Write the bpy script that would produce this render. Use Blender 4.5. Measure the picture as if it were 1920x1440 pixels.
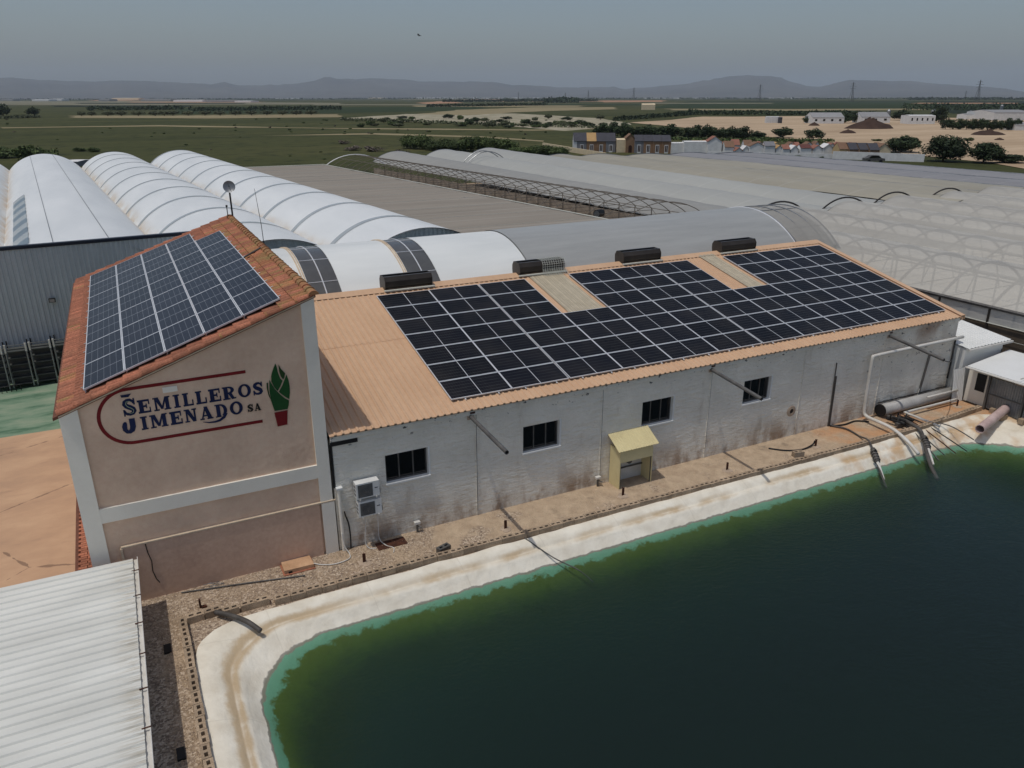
import bpy, math, random
from mathutils import Vector, Matrix, noise as mnoise
from mathutils.geometry import tessellate_polygon
for o in list(bpy.data.objects): bpy.data.objects.remove(o)
random.seed(7)
SC = bpy.context.scene; COL = SC.collection
# ------------------------------------------------------------------ camera
F, PITCH, YAW, ROLL = 1431.106, 0.3594, 0.4657, -0.0018
CAM = Vector((-3.945, -19.069, 12.166))
fw = Vector((math.sin(YAW)*math.cos(PITCH), math.cos(YAW)*math.cos(PITCH), -math.sin(PITCH)))
r0 = Vector((math.cos(YAW), -math.sin(YAW), 0)); u0 = r0.cross(fw)
rt = r0*math.cos(ROLL) + u0*math.sin(ROLL); up = u0*math.cos(ROLL) - r0*math.sin(ROLL)
cd = bpy.data.cameras.new('camera'); cam = bpy.data.objects.new('camera', cd); COL.objects.link(cam)
mw = Matrix((rt, up, -fw)).transposed().to_4x4(); mw.translation = CAM; cam.matrix_world = mw
cd.sensor_width = 36; cd.lens = F/1920*36; cd.clip_start = 0.1; cd.clip_end = 60000
SC.camera = cam
def gp(px, py, z=0.0):                       # a pixel of the photo to the point where its ray meets height z
    d = fw + rt*((px-960)/F) - up*((py-720)/F); t = (z-CAM.z)/d.z
    return CAM + d*t
def hdir(px):                                # horizontal direction of a pixel column at the horizon
    d = fw + rt*((px-960)/F) - up*((181-720)/F); d.z = 0; return d.normalized()
# ------------------------------------------------------------------ sky, sun, exposure
LX, LY = 0.30, 0.045                         # the light travels (LX, LY, -1)
sdir = Vector((-LX, -LY, 1)).normalized()
w = bpy.data.worlds.new('World'); SC.world = w; w.use_nodes = True
nt = w.node_tree; bg = nt.nodes['Background']; sky = nt.nodes.new('ShaderNodeTexSky')
sky.sky_type = 'NISHITA'; sky.sun_disc = False; sky.sun_elevation = math.asin(sdir.z)
sky.sun_rotation = math.atan2(sdir.x, sdir.y); sky.air_density = 1.0; sky.dust_density = 2.2; sky.ozone_density = 1.0
nt.links.new(sky.outputs[0], bg.inputs[0]); bg.inputs[1].default_value = 0.15
sl = bpy.data.lights.new('sun', 'SUN'); sl.energy = 3.3; sl.angle = math.radians(0.53); sl.color = (1, .955, .89)
so = bpy.data.objects.new('sun', sl); COL.objects.link(so)
so.rotation_euler = sdir.to_track_quat('Z', 'Y').to_euler(); so.location = (0, 0, 60)
SC.view_settings.view_transform = 'Standard'; SC.view_settings.look = 'None'
SC.view_settings.exposure = -0.86; SC.view_settings.gamma = 1
SC.render.engine = 'CYCLES'; SC.render.resolution_x = 1024; SC.render.resolution_y = 768
# ------------------------------------------------------------------ helpers
def wl(o):
    v = Vector((0, 0, 0))
    while o: v += o.location; o = o.parent
    return v
class MB:
    def __init__(s): s.v = []; s.f = []
    def add(s, vs, fs):
        b = len(s.v); s.v += [tuple(p) for p in vs]; s.f += [[i+b for i in f] for f in fs]; return s
    def quad(s, a, b, c, d): return s.add([a, b, c, d], [[0, 1, 2, 3]])
    def box(s, x0, x1, y0, y1, z0, z1):
        return s.add([(x0,y0,z0),(x1,y0,z0),(x1,y1,z0),(x0,y1,z0),(x0,y0,z1),(x1,y0,z1),(x1,y1,z1),(x0,y1,z1)],
                     [[3,2,1,0],[4,5,6,7],[0,1,5,4],[1,2,6,5],[2,3,7,6],[3,0,4,7]])
    def tube(s, path, r, n=8, caps=True, r2=None):
        P = [Vector(p) for p in path]; m = len(P); rings = []
        a0 = None
        for i, p in enumerate(P):
            t = ((P[min(i+1,m-1)]-P[max(i-1,0)])).normalized()
            if a0 is None: a0 = t.orthogonal().normalized()
            a0 = (a0 - t*a0.dot(t)).normalized(); b = t.cross(a0)
            rr = r if r2 is None else r + (r2-r)*i/(m-1)
            rings.append([p + (a0*math.cos(k*2*math.pi/n) + b*math.sin(k*2*math.pi/n))*rr for k in range(n)])
        vs = [q for g in rings for q in g]; fs = []
        for i in range(m-1):
            for k in range(n): fs.append([i*n+k, i*n+(k+1)%n, (i+1)*n+(k+1)%n, (i+1)*n+k])
        if caps: fs += [list(range(n))[::-1], list(range((m-1)*n, m*n))]
        return s.add(vs, fs)
    def prism(s, poly, f0, f1):              # poly: 2D list; f0/f1 map (a,b) to 3D
        n = len(poly); vs = [f0(*p) for p in poly] + [f1(*p) for p in poly]
        tr = tessellate_polygon([[Vector((p[0], p[1], 0)) for p in poly]])
        fs = [list(t) for t in tr] + [[i+n for i in t[::-1]] for t in tr]
        fs += [[i, (i+1)%n, n+(i+1)%n, n+i] for i in range(n)]
        return s.add(vs, fs)
    def grid(s, rows, loop=False):
        n = len(rows[0]); vs = [p for r in rows for p in r]; fs = []
        for i in range(len(rows)-1):
            for k in range(n if loop else n-1): fs.append([i*n+k, i*n+(k+1)%n, (i+1)*n+(k+1)%n, (i+1)*n+k])
        return s.add(vs, fs)
    def mesh(s, name, off=Vector((0,0,0)), smooth=False, fix=True):
        me = bpy.data.meshes.new(name)
        me.from_pydata([(x-off.x, y-off.y, z-off.z) for x, y, z in s.v], [], s.f)
        if fix:
            import bmesh
            bm = bmesh.new(); bm.from_mesh(me); bmesh.ops.recalc_face_normals(bm, faces=bm.faces); bm.to_mesh(me); bm.free()
        if smooth: me.shade_smooth()
        me.update(); return me
    def build(s, name, mat, parent=None, smooth=False, fix=True, origin=None):
        off = wl(parent) if parent else (Vector(origin) if origin else Vector((0,0,0)))
        me = s.mesh(name, off, smooth, fix)
        if mat: me.materials.append(mat)
        o = bpy.data.objects.new(name, me); COL.objects.link(o); o.parent = parent
        if origin and not parent: o.location = origin
        return o
def tag(o, label, cat, group=None):
    o['label'] = label; o['category'] = cat
    if group: o['group'] = group
    return o
def thing(name, label, cat, loc=(0,0,0), group=None):
    o = bpy.data.objects.new(name, None); COL.objects.link(o); o.location = loc; o.empty_display_size = .2
    return tag(o, label, cat, group)
def struct(o): o['kind'] = 'structure'; return o
def inst(name, me, parent, loc, rot=(0,0,0), sc=(1,1,1)):     # an object sharing mesh data, loc in world space
    o = bpy.data.objects.new(name, me); COL.objects.link(o); o.parent = parent
    o.location = Vector(loc) - (wl(parent) if parent else Vector((0,0,0))); o.rotation_euler = rot; o.scale = sc; return o
def dup(root, loc, rz=0, sc=1.0, label=None):
    r = root.copy(); COL.objects.link(r); r.location = loc; r.rotation_euler = (0,0,rz)
    r.scale = (sc,)*3 if not hasattr(sc, '__len__') else sc
    if label: r['label'] = label
    for ch in root.children:
        c = ch.copy(); COL.objects.link(c); c.parent = r
        for g in ch.children:
            d = g.copy(); COL.objects.link(d); d.parent = c
    return r
# ------------------------------------------------------------------ materials
def s(r, g, b):
    f = lambda c: (c/255/12.92) if c/255 <= .04045 else ((c/255+.055)/1.055)**2.4
    return (f(r), f(g), f(b), 1)
class T:                                     # node tree shorthand
    def __init__(t, m): t.nt = m.node_tree; t.b = t.nt.nodes['Principled BSDF']; t.out = t.nt.nodes['Material Output']
    def n(t, typ, **kw):
        x = t.nt.nodes.new(typ)
        for k, v in kw.items(): setattr(x, k, v)
        return x
    def put(t, sock, v):
        if hasattr(v, 'links'): t.nt.links.new(v, sock)
        elif v is not None: sock.default_value = v
    def pos(t): return t.n('ShaderNodeNewGeometry').outputs['Position']
    def obj(t): return t.n('ShaderNodeTexCoord').outputs['Object']
    def rnd(t): return t.n('ShaderNodeObjectInfo').outputs['Random']
    def mapv(t, v, sc=(1,1,1), rot=(0,0,0), loc=(0,0,0)):
        m = t.n('ShaderNodeMapping'); t.put(m.inputs[0], v); m.inputs['Scale'].default_value = sc; m.inputs['Rotation'].default_value = rot; m.inputs['Location'].default_value = loc; return m.outputs[0]
    def noise(t, v, sc, det=3, rough=.55, dist=0):
        x = t.n('ShaderNodeTexNoise'); t.put(x.inputs['Vector'], v); x.inputs['Scale'].default_value = sc; x.inputs['Detail'].default_value = det; x.inputs['Roughness'].default_value = rough; x.inputs['Distortion'].default_value = dist; return x.outputs['Fac']
    def vor(t, v, sc, feat='F1', out='Distance'):
        x = t.n('ShaderNodeTexVoronoi', feature=feat); t.put(x.inputs['Vector'], v); x.inputs['Scale'].default_value = sc; return x.outputs[out]
    def ramp(t, f, st, interp='LINEAR'):
        x = t.n('ShaderNodeValToRGB'); t.put(x.inputs[0], f); e = x.color_ramp.elements; x.color_ramp.interpolation = interp
        e[0].position, e[0].color = st[0][0], st[0][1] if len(st[0][1]) == 4 else (*st[0][1], 1)
        e[1].position, e[1].color = st[-1][0], st[-1][1]
        for p, c in st[1:-1]: k = e.new(p); k.color = c
        return x.outputs[0]
    def mix(t, f, a, b, blend='MIX'):
        x = t.n('ShaderNodeMix', data_type='RGBA', blend_type=blend, clamp_factor=True); t.put(x.inputs[0], f); t.put(x.inputs[6], a); t.put(x.inputs[7], b); return x.outputs[2]
    def m(t, op, a, b=None, c=None):
        x = t.n('ShaderNodeMath', operation=op); t.put(x.inputs[0], a)
        if b is not None: t.put(x.inputs[1], b)
        if c is not None: t.put(x.inputs[2], c)
        return x.outputs[0]
    def sstep(t, v, a, b):
        x = t.n('ShaderNodeMapRange', interpolation_type='SMOOTHSTEP'); t.put(x.inputs[0], v); x.inputs[1].default_value = a; x.inputs[2].default_value = b; return x.outputs[0]
    def sep(t, v): x = t.n('ShaderNodeSeparateXYZ'); t.put(x.inputs[0], v); return x.outputs
    def bump(t, h, st=.3, dist=.02):
        x = t.n('ShaderNodeBump'); x.inputs['Strength'].default_value = st; x.inputs['Distance'].default_value = dist; t.put(x.inputs['Height'], h); t.put(t.b.inputs['Normal'], x.outputs[0])
    def col(t, c): t.put(t.b.inputs['Base Color'], c)
    def line(t, v, pitch, wd):               # 1 on lines every pitch
        f = t.m('FRACT', t.m('ADD', t.m('DIVIDE', v, pitch), 100.0)); d = t.m('ABSOLUTE', t.m('SUBTRACT', f, .5))
        return t.m('GREATER_THAN', d, .5 - wd/pitch/2)
def mk(name, rough=.8, metal=0, spec=.3):
    m = bpy.data.materials.new(name); m.use_nodes = True; t = T(m)
    t.b.inputs['Roughness'].default_value = rough; t.b.inputs['Metallic'].default_value = metal; t.b.inputs['Specular IOR Level'].default_value = spec
    return m, t
def mat(name, c1, c2=None, sc=1.5, rough=.8, bump=0, bsc=20, metal=0, spec=.3, rnd=0, fine=.15, stretch=(1,1,1), bd=.02):
    m, t = mk(name, rough, metal, spec)
    c2 = c2 or tuple(min(1, x*.8) for x in c1[:3]) + (1,)
    P = t.mapv(t.pos(), stretch)
    c = t.ramp(t.noise(P, sc, 5, .6), [(.3, c1), (.7, c2)])
    if fine: c = t.mix(fine, c, t.ramp(t.noise(P, sc*14, 3, .6), [(.3, (0,0,0,1)), (.7, (1,1,1,1))]), 'OVERLAY')
    if rnd:
        h = t.n('ShaderNodeHueSaturation'); t.put(h.inputs['Color'], c); t.put(h.inputs['Value'], t.m('ADD', t.m('MULTIPLY', t.rnd(), rnd*2), 1-rnd)); c = h.outputs[0]
    t.col(c)
    if bump: t.bump(t.noise(P, bsc, 4, .6), bump, bd)
    return m
MAT = {}
def mats():
    D = MAT
    D['stucco'] = mat('stucco', s(232,202,176), s(208,178,154), .7, .92, .6, 5, fine=.06, bd=.03)
    D['stucco_patch'] = mat('stucco_patch', s(212,180,156), s(194,162,140), .7, .92, .3, 8, fine=.08)
    D['greypaint'] = mat('grey_paint', s(238,232,218), s(228,222,209), .8, .8, .12, 14, fine=.04)
    D['cream'] = mat('cream_trim', s(214,196,170), s(190,170,146), 3, .8)
    D['terracotta'] = mat('terracotta', s(176,112,86), s(140,94,72), 1.6, .85, .25, 30, rnd=.22, fine=.3)
    D['lichen'] = mat('terracotta_lichen', s(170,108,78), s(140,120,78), 2.2, .88, .35, 24, rnd=.18, fine=.35)
    D['deck'] = mat('roof_deck', s(120,80,64), s(100,66,52), 2, .9)
    D['alu'] = mat('aluminium', s(222,224,226), s(206,209,212), 3, .38, metal=.15, spec=.5, fine=.05)
    D['white'] = mat('white_paint', s(228,229,226), s(216,217,213), .6, .55, .03, 30, fine=.03)
    D['pvc'] = mat('pvc_white', s(216,214,208), s(196,192,182), 2, .45, fine=.08)
    D['pinkpvc'] = mat('pvc_pinkish', s(206,184,178), s(180,156,150), 2.5, .5, fine=.12)
    D['galv'] = mat('galvanised', s(150,153,155), s(118,121,124), 2.2, .42, metal=.6, spec=.5, fine=.1)
    D['steel_dark'] = mat('weathered_steel', s(112,110,106), s(84,82,80), 3, .55, metal=.4, fine=.15)
    D['brown_metal'] = mat('brown_metal', s(72,66,60), s(56,51,47), 2, .45, metal=.3, fine=.1)
    D['black'] = mat('black_plastic', s(34,34,35), s(26,26,27), 3, .5)
    D['rack_dark'] = mat('rack_dark', s(84,87,84), s(66,69,67), 2, .7)
    D['hoop_steel'] = mat('hoop_steel', s(132,124,112), s(104,97,88), 3, .6, metal=.2)
    D['duct'] = mat('duct_grey', s(186,184,180), s(160,157,152), 2, .5, fine=.15)
    D['hose'] = mat('hose_grey', s(92,88,84), s(66,63,60), 4, .6)
    D['rust'] = mat('rust', s(88,52,36), s(58,36,28), 6, .9, .4, 40)
    D['block'] = mat('concrete_block', s(176,156,132), s(146,126,104), 3, .95, .35, 50, rnd=.16, fine=.35)
    D['hole'] = mat('block_hole_floor', s(38,31,26), s(28,23,20), 5, .95)  # hole floors, much darker than the block itself
    D['cement'] = mat('cement', s(190,170,148), s(160,142,124), 4, .95, .3, 25, fine=.25)
    D['yellow'] = mat('pale_yellow_sheet', s(222,208,160), s(206,192,146), 1.5, .5, fine=.06)
    D['ac_white'] = mat('ac_casing', s(226,226,222), s(208,208,204), 2, .45, fine=.05)
    D['ac_grille'] = mat('ac_grille', s(96,98,98), s(80,82,83), 6, .6)
    D['red_paint'] = mat('red_paint', s(128,24,28), s(110,20,25), 3, .75, fine=.08)
    D['blue_paint'] = mat('blue_paint', s(24,36,76), s(18,28,62), 3, .75, fine=.08)
    D['green_paint'] = mat('green_paint', s(30,82,36), s(25,70,32), 3, .75, fine=.08)
    D['darkgreen_paint'] = mat('dark_green_paint', s(34,66,26), s(40,58,24), 3, .75, fine=.08)
    D['pale_line'] = mat('pale_green_paint', s(168,180,150), s(150,164,134), 3, .75)
    D['bird'] = mat('bird_feathers', s(36,38,44), s(28,30,36), 9, .8)
    D['dark_glass'] = mk('dark_glass', .08, 0, .5)[0]; T(D['dark_glass']).col(s(14,15,16))
    D['wood'] = mat('board', s(206,168,132), s(180,142,108), 3, .8, .1, 20, fine=.15)
    D['greennet'] = mat('green_net', s(124,126,100), s(108,110,86), 4, .8)
    D['haymesh'] = mat('pale_mesh', s(205,206,196), s(190,190,178), 4, .7)
    D['bark'] = mat('bark', s(92,74,58), s(66,52,42), 4, .95, .4, 20)
mats()
def special():
    D = MAT
    # whitewashed block wall: coursing relief, damp stains at its foot, flaked black spots
    m, t = mk('whitewash', .9); P = t.pos(); S = t.sep(P)
    base = t.ramp(t.noise(P, .8, 5, .6), [(.3, s(242,237,224)), (.72, s(222,217,204))])
    st = t.noise(t.mapv(P, (1.1, 1, .35)), 1.3, 5, .65)
    base = t.mix(t.m('MULTIPLY', t.sstep(st, .56, .78), .6), base, s(176,160,138))
    foot = t.m('MULTIPLY', t.sstep(S[2], 1.3, 0.0), t.sstep(t.noise(t.mapv(P, (1,1,.5)), 1.1, 6, .68), .40, .62))
    base = t.mix(t.m('MULTIPLY', foot, .85), base, s(150,122,96))
    gx = t.m('ADD', t.m('MULTIPLY', t.sstep(S[2], 2.2, 3.4), t.sstep(S[0], 20.5, 25.0)), 0)
    base = t.mix(t.m('MULTIPLY', gx, t.sstep(t.noise(P, .5, 4, .6), .35, .65)), base, s(166,142,122))
    fl = t.noise(t.mapv(P, (1, 1, 1.7)), 3.4, 6, .62)
    zone = t.m('MAXIMUM', t.sstep(S[2], 3.0, 3.35), t.m('MULTIPLY', t.sstep(S[0], 19.5, 22.5), t.sstep(S[2], 1.2, 2.4)))
    base = t.mix(t.m('MULTIPLY', t.sstep(fl, .615, .645), zone), base, s(84,84,84))
    t.col(base)
    br = t.n('ShaderNodeTexBrick'); t.put(br.inputs['Vector'], t.mapv(P, (1, 1, 1), (math.pi/2, 0, 0))); br.inputs['Scale'].default_value = 1
    br.inputs['Brick Width'].default_value = .4; br.inputs['Row Height'].default_value = .2; br.inputs['Mortar Size'].default_value = .012; br.inputs['Mortar Smooth'].default_value = 1
    nz = t.noise(t.mapv(P, (1, 1, 2.6)), 3.0, 5, .62)
    t.bump(t.m('ADD', t.m('MULTIPLY', br.outputs['Fac'], -.07), t.m('MULTIPLY', nz, 2.2)), 1.0, .045)
    D['whitewash'] = m
    # orange roof sheet
    D['orange'] = mat('orange_sheet', s(208,173,140), s(196,160,127), .6, .62, .02, 30, fine=.05, stretch=(1,.4,1))
    m, t = mk('skylight_sheet', .5); P = t.pos(); S = t.sep(P)
    t.col(t.mix(t.line(S[0], .06, .02), t.ramp(t.noise(P, 3, 4), [(.3, s(204,192,166)), (.7, s(182,170,146))]), s(136,126,108))); D['skylight'] = m
    # photovoltaic glass, mono half-cut (2.0 x 1.0, landscape) and poly (1.0 x 1.94, portrait)
    m, t = mk('pv_mono', .16, 0, .05); O = t.sep(t.obj())
    c = t.mix(t.m('MULTIPLY', t.rnd(), 1.0), s(15,17,23), s(20,22,30))
    c = t.mix(t.m('MULTIPLY', t.line(O[1], .1633, .010), .55), c, s(96,98,98))
    c = t.mix(t.m('MULTIPLY', t.line(O[0], .0815, .008), .22), c, s(96,98,98))
    c = t.mix(t.m('LESS_THAN', t.m('ABSOLUTE', O[0]), .012), c, s(190,194,198)); c = t.mix(t.m('MULTIPLY', t.sstep(t.noise(t.pos(), .9, 6, .65), .3, .8), .035), c, s(170,158,140)); t.col(c)
    t.put(t.b.inputs['Roughness'], t.m('ADD', .13, t.m('MULTIPLY', t.noise(t.pos(), 1.2, 3), .14))); D['pv_mono'] = m
    m, t = mk('pv_poly', .22, 0, .07); O = t.sep(t.obj())
    c = t.mix(t.rnd(), s(34,36,44), s(40,42,51)); c = t.mix(t.m('MULTIPLY', t.vor(t.pos(), 26, out='Color'), .12), c, s(62,66,80))
    c = t.mix(t.m('MULTIPLY', t.line(t.m('ADD', O[0], .0), .158, .011), .42), c, s(140,144,150))
    c = t.mix(t.m('MULTIPLY', t.m('LESS_THAN', t.m('ABSOLUTE', O[1]), .012), .8), c, s(160,165,172))
    c = t.mix(t.m('MULTIPLY', t.line(O[1], .158, .008), .03), c, s(150,155,162)); t.col(c); D['pv_poly'] = m
    # yard: gravel and trodden dirt
    m, t = mk('gravel', .95); P = t.pos(); S = t.sep(P)
    g = t.vor(P, 22, out='Color'); gv = t.sep(g)[0]
    grav = t.ramp(gv, [(0, s(120,104,90)), (.5, s(168,148,126)), (1, s(206,188,166))])
    dirt = t.ramp(t.noise(P, 2.2, 6, .65), [(.3, s(200,178,150)), (.7, s(166,144,120))])
    k = t.sstep(t.m('ADD', t.noise(P, .9, 4, .6), t.m('MULTIPLY', t.sstep(S[0], -1.0, 8.0), .22)), .5, .66)
    c = t.mix(k, grav, dirt); c = t.mix(t.m('MULTIPLY', t.sstep(t.noise(P, 1.3, 4), .6, .75), .6), c, s(112,98,84))
    c = t.mix(t.m('MULTIPLY', t.m('MULTIPLY', t.sstep(S[0], 17.5, 19.5), t.sstep(t.noise(P, .8, 4), .4, .6)), .7), c, s(196,142,96))
    t.col(c); t.bump(t.m('ADD', t.vor(P, 22), t.noise(P, 6, 4)), .8, .03); D['gravel'] = m
    # old painted concrete of the courtyard
    m, t = mk('yard_orange', .85); P = t.pos()
    c = t.ramp(t.noise(t.mapv(P, (1, 1.6, 1)), .45, 6, .62), [(.28, s(200,166,134)), (.5, s(186,152,122)), (.75, s(166,136,112))])
    c = t.mix(t.m('MULTIPLY', t.sstep(t.noise(t.mapv(P, (.5, 2, 1)), .8, 5, .65), .58, .75), .5), c, s(140,112,96))
    v = t.vor(t.mapv(P, (1, 1, 1)), .22, 'DISTANCE_TO_EDGE'); cr = t.m('LESS_THAN', t.m('ADD', v, t.m('MULTIPLY', t.noise(P, 2, 4), .06)), .034)
    c = t.mix(t.m('MULTIPLY', cr, .6), c, s(96,76,64)); t.col(c); D['yard_orange'] = m
    m, t = mk('yard_green', .85); P = t.pos()
    c = t.ramp(t.noise(t.mapv(P, (.7, 1.8, 1)), .7, 6, .62), [(.3, s(150,158,136)), (.52, s(116,140,116)), (.68, s(70,104,80))]); t.col(c); D['yard_green'] = m
    # pool liner: white sheet, dusty crease, wet line, algae plus painted-in water teal and depth darkening
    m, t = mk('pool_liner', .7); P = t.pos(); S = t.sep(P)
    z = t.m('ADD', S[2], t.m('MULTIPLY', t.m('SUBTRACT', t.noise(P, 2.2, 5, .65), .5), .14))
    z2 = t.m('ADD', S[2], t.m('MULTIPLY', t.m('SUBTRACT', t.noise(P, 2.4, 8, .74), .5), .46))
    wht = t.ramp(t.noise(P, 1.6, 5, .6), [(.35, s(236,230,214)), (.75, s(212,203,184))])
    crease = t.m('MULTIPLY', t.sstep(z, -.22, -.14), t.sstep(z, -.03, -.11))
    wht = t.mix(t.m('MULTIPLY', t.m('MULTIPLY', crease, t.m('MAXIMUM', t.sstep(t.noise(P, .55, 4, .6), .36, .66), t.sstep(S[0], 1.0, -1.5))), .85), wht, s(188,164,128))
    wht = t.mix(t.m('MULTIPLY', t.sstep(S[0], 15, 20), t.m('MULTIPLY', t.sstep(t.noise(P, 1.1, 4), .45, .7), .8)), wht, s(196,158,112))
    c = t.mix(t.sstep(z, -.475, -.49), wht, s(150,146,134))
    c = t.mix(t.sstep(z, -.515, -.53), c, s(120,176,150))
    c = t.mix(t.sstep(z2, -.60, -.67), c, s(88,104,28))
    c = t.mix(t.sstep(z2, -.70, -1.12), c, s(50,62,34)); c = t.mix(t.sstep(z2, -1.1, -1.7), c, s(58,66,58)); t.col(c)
    seam = t.m('MULTIPLY', t.m('MAXIMUM', t.m('MULTIPLY', t.line(t.m('ADD', S[0], t.m('MULTIPLY', S[1], .15)), 2.6, .03), t.m('GREATER_THAN', S[1], -3.1)), t.m('MULTIPLY', t.line(S[1], 2.6, .03), t.m('LESS_THAN', S[0], -2.6))), t.m('GREATER_THAN', S[2], -.47))
    c2 = t.mix(t.m('MULTIPLY', seam, .12), c, s(150,140,120)); t.col(c2); t.bump(t.m('ADD', t.noise(P, 5, 5, .6), t.m('MULTIPLY', t.noise(t.mapv(P, (1,.35,1)), 2.2, 4), 1.5)), .6, .035); D['liner'] = m
    # water
    m, t = mk('pool_water'); t.nt.nodes.remove(t.b)
    bmp = t.n('ShaderNodeBump'); bmp.inputs['Strength'].default_value = .7; bmp.inputs['Distance'].default_value = .02
    P = t.pos(); hh = t.m('ADD', t.noise(t.mapv(P, (1, 1.8, 1), (0, 0, .5)), 7, 3, .6), t.m('MULTIPLY', t.noise(P, 1.2, 2), .8)); t.put(bmp.inputs['Height'], hh)
    gl = t.n('ShaderNodeBsdfGlossy'); gl.inputs['Roughness'].default_value = .06; gl.inputs['Color'].default_value = (.9,.95,1,1); t.put(gl.inputs['Normal'], bmp.outputs[0])
    tr = t.n('ShaderNodeBsdfTransparent'); fr = t.n('ShaderNodeFresnel'); fr.inputs[0].default_value = 1.33; t.put(fr.inputs['Normal'], bmp.outputs[0])
    mx = t.n('ShaderNodeMixShader'); t.put(mx.inputs[0], fr.outputs[0]); df = t.n('ShaderNodeBsdfDiffuse'); df.inputs['Color'].default_value = (.095, .165, .125, 1); m2 = t.n('ShaderNodeMixShader'); m2.inputs[0].default_value = .10; t.nt.links.new(tr.outputs[0], m2.inputs[1]); t.nt.links.new(df.outputs[0], m2.inputs[2]); t.nt.links.new(m2.outputs[0], mx.inputs[1]); t.nt.links.new(gl.outputs[0], mx.inputs[2]); t.nt.links.new(mx.outputs[0], t.out.inputs['Surface'])
    va = t.n('ShaderNodeVolumeAbsorption'); va.inputs['Color'].default_value = (.22, .56, .42, 1); va.inputs['Density'].default_value = 1.25
    t.nt.links.new(va.outputs[0], t.out.inputs['Volume']); D['water'] = m
    # corrugated things
    D['facade'] = mat('blue_grey_sheet', s(184,192,196), s(170,178,182), .4, .5, fine=.05, metal=.15, stretch=(1,1,.3))
    D['navy'] = mat('navy_trim', s(30,38,52), s(24,30,42), 2, .5)
    m, t = mk('shed_sheet', .5); P = t.pos(); S = t.sep(P)
    c = t.ramp(t.noise(t.mapv(P, (.3, 1, 1)), 1.2, 5), [(.35, s(222,222,214)), (.7, s(204,204,196))])
    edge = t.m('MULTIPLY', t.sstep(S[0], -5.75, -5.1), t.sstep(t.noise(t.mapv(P, (.7, 9, 1)), 2.0, 4, .7), .42, .62))
    c = t.mix(t.m('MULTIPLY', edge, .5), c, s(150,134,104)); c = t.mix(t.m('MULTIPLY', t.sstep(t.noise(t.mapv(P, (.5, 3, 1)), 1.4, 5, .7), .66, .72), .6), c, s(180,160,130)); t.col(c); D['shed'] = m
    # coated hangar sheeting
    m, t = mk('hangar_white', .42, 0, .4); P = t.pos(); S = t.sep(P)
    c = t.ramp(t.noise(t.mapv(P, (1, .25, 1)), .5, 5), [(.3, s(226,228,226)), (.7, s(212,215,214))])
    gut = t.m('MULTIPLY', t.sstep(S[2], 5.0, 4.3), t.sstep(t.noise(t.mapv(P, (1, .5, 1)), 1.1, 4), .3, .7)); c = t.mix(t.m('MULTIPLY', gut, .7), c, s(190,166,130)); t.col(c)
    wv = t.m('SINE', t.m('MULTIPLY', S[1], 31.4)); t.bump(wv, .10, .02); D['hangar'] = m
    m, t = mk('vault_white', .42, 0, .4); P = t.pos(); S = t.sep(P)
    t.col(t.ramp(t.noise(t.mapv(P, (.25, 1, 1)), .7, 5), [(.3, s(228,230,226)), (.7, s(210,213,210))])); t.bump(t.m('SINE', t.m('MULTIPLY', S[0], 62.8)), .08, .01); D['vault'] = m
    m, t = mk('silver_sheet', .4, .2, .4); P = t.pos(); S = t.sep(P)
    c = t.ramp(t.noise(t.mapv(P, (.08, 1, 1)), 1.6, 6, .7), [(.3, s(168,169,165)), (.7, s(146,147,144))]); c = t.mix(t.m('MULTIPLY', t.noise(t.mapv(P, (.3, 1.5, 1)), 2.2, 6, .7), .5), c, s(190,190,184)); t.col(c)
    t.bump(t.noise(t.mapv(P, (.4, 2, 1)), 2.5, 5, .6), .35, .04); D['silver'] = m
    D['poly_dark'] = mat('smoked_polycarbonate', s(92,92,90), s(78,78,77), 1.5, .22, spec=.5, fine=.04)
    D['poly_rib'] = mat('translucent_strip', s(174,179,178), s(160,166,166), 1, .2, spec=.6, fine=.03)
    D['endwall'] = mat('endwall_sheet', s(132,146,154), s(116,130,138), 1, .4, metal=.2)
    # greenhouse films and nets
    def film(nm, c1, c2, a, sc=.25, rough=.55, stretch=(1,.15,1), trans=.25):
        m, t = mk(nm, rough); P = t.pos()
        c = t.ramp(t.noise(t.mapv(P, stretch, (0,0,-.1)), sc, 5, .6), [(.3, c1), (.7, c2)]); S = t.sep(P); c = t.mix(t.m('MULTIPLY', t.line(S[1], 3.9, .16), .16), c, s(214,212,206)); c = t.mix(t.m('MULTIPLY', t.noise(t.mapv(P, (1.2, .1, 1)), 1.4, 6, .7), .22), c, s(120,114,106)); t.col(c)
        t.put(t.b.inputs['Alpha'], a); t.bump(t.noise(P, .8, 4), .2, .05); D[nm] = m
    film('net_taupe', s(150,142,130), s(132,125,114), 1.0, .5, .9, (.12, 1, 1))
    film('film_silver', s(158,157,150), s(140,140,136), 1.0)
    film('film_white', s(172,173,166), s(162,163,158), 1.0)
    film('film_tan', s(168,162,144), s(146,141,126), 1.0)
    film('film_grey', s(144,143,144), s(132,131,132), 1.0)
    film('film_clear', s(216,213,203), s(200,196,186), .6, .4, .45)
    film('film_wall', s(206,206,202), s(170,170,168), .8, .7, .45, (1, .6, 1.5))
    film('net_mesh', s(168,166,158), s(150,148,142), .72, .6)
    D['side_net'] = mat('side_net', s(166,154,138), s(140,128,114), .8, .9)
    D['brown_net'] = mat('brown_net', s(104,92,78), s(84,74,62), 1.2, .9)
    # land
    m, t = mk('field', .95, 0, .1); P = t.pos(); PR = t.mapv(P, (.25, 1, 1), (0, 0, -.30))
    c = t.ramp(t.noise(PR, .02, 6, .62), [(.3, s(56,60,34)), (.5, s(68,71,41)), (.7, s(84,82,50))])
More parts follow.
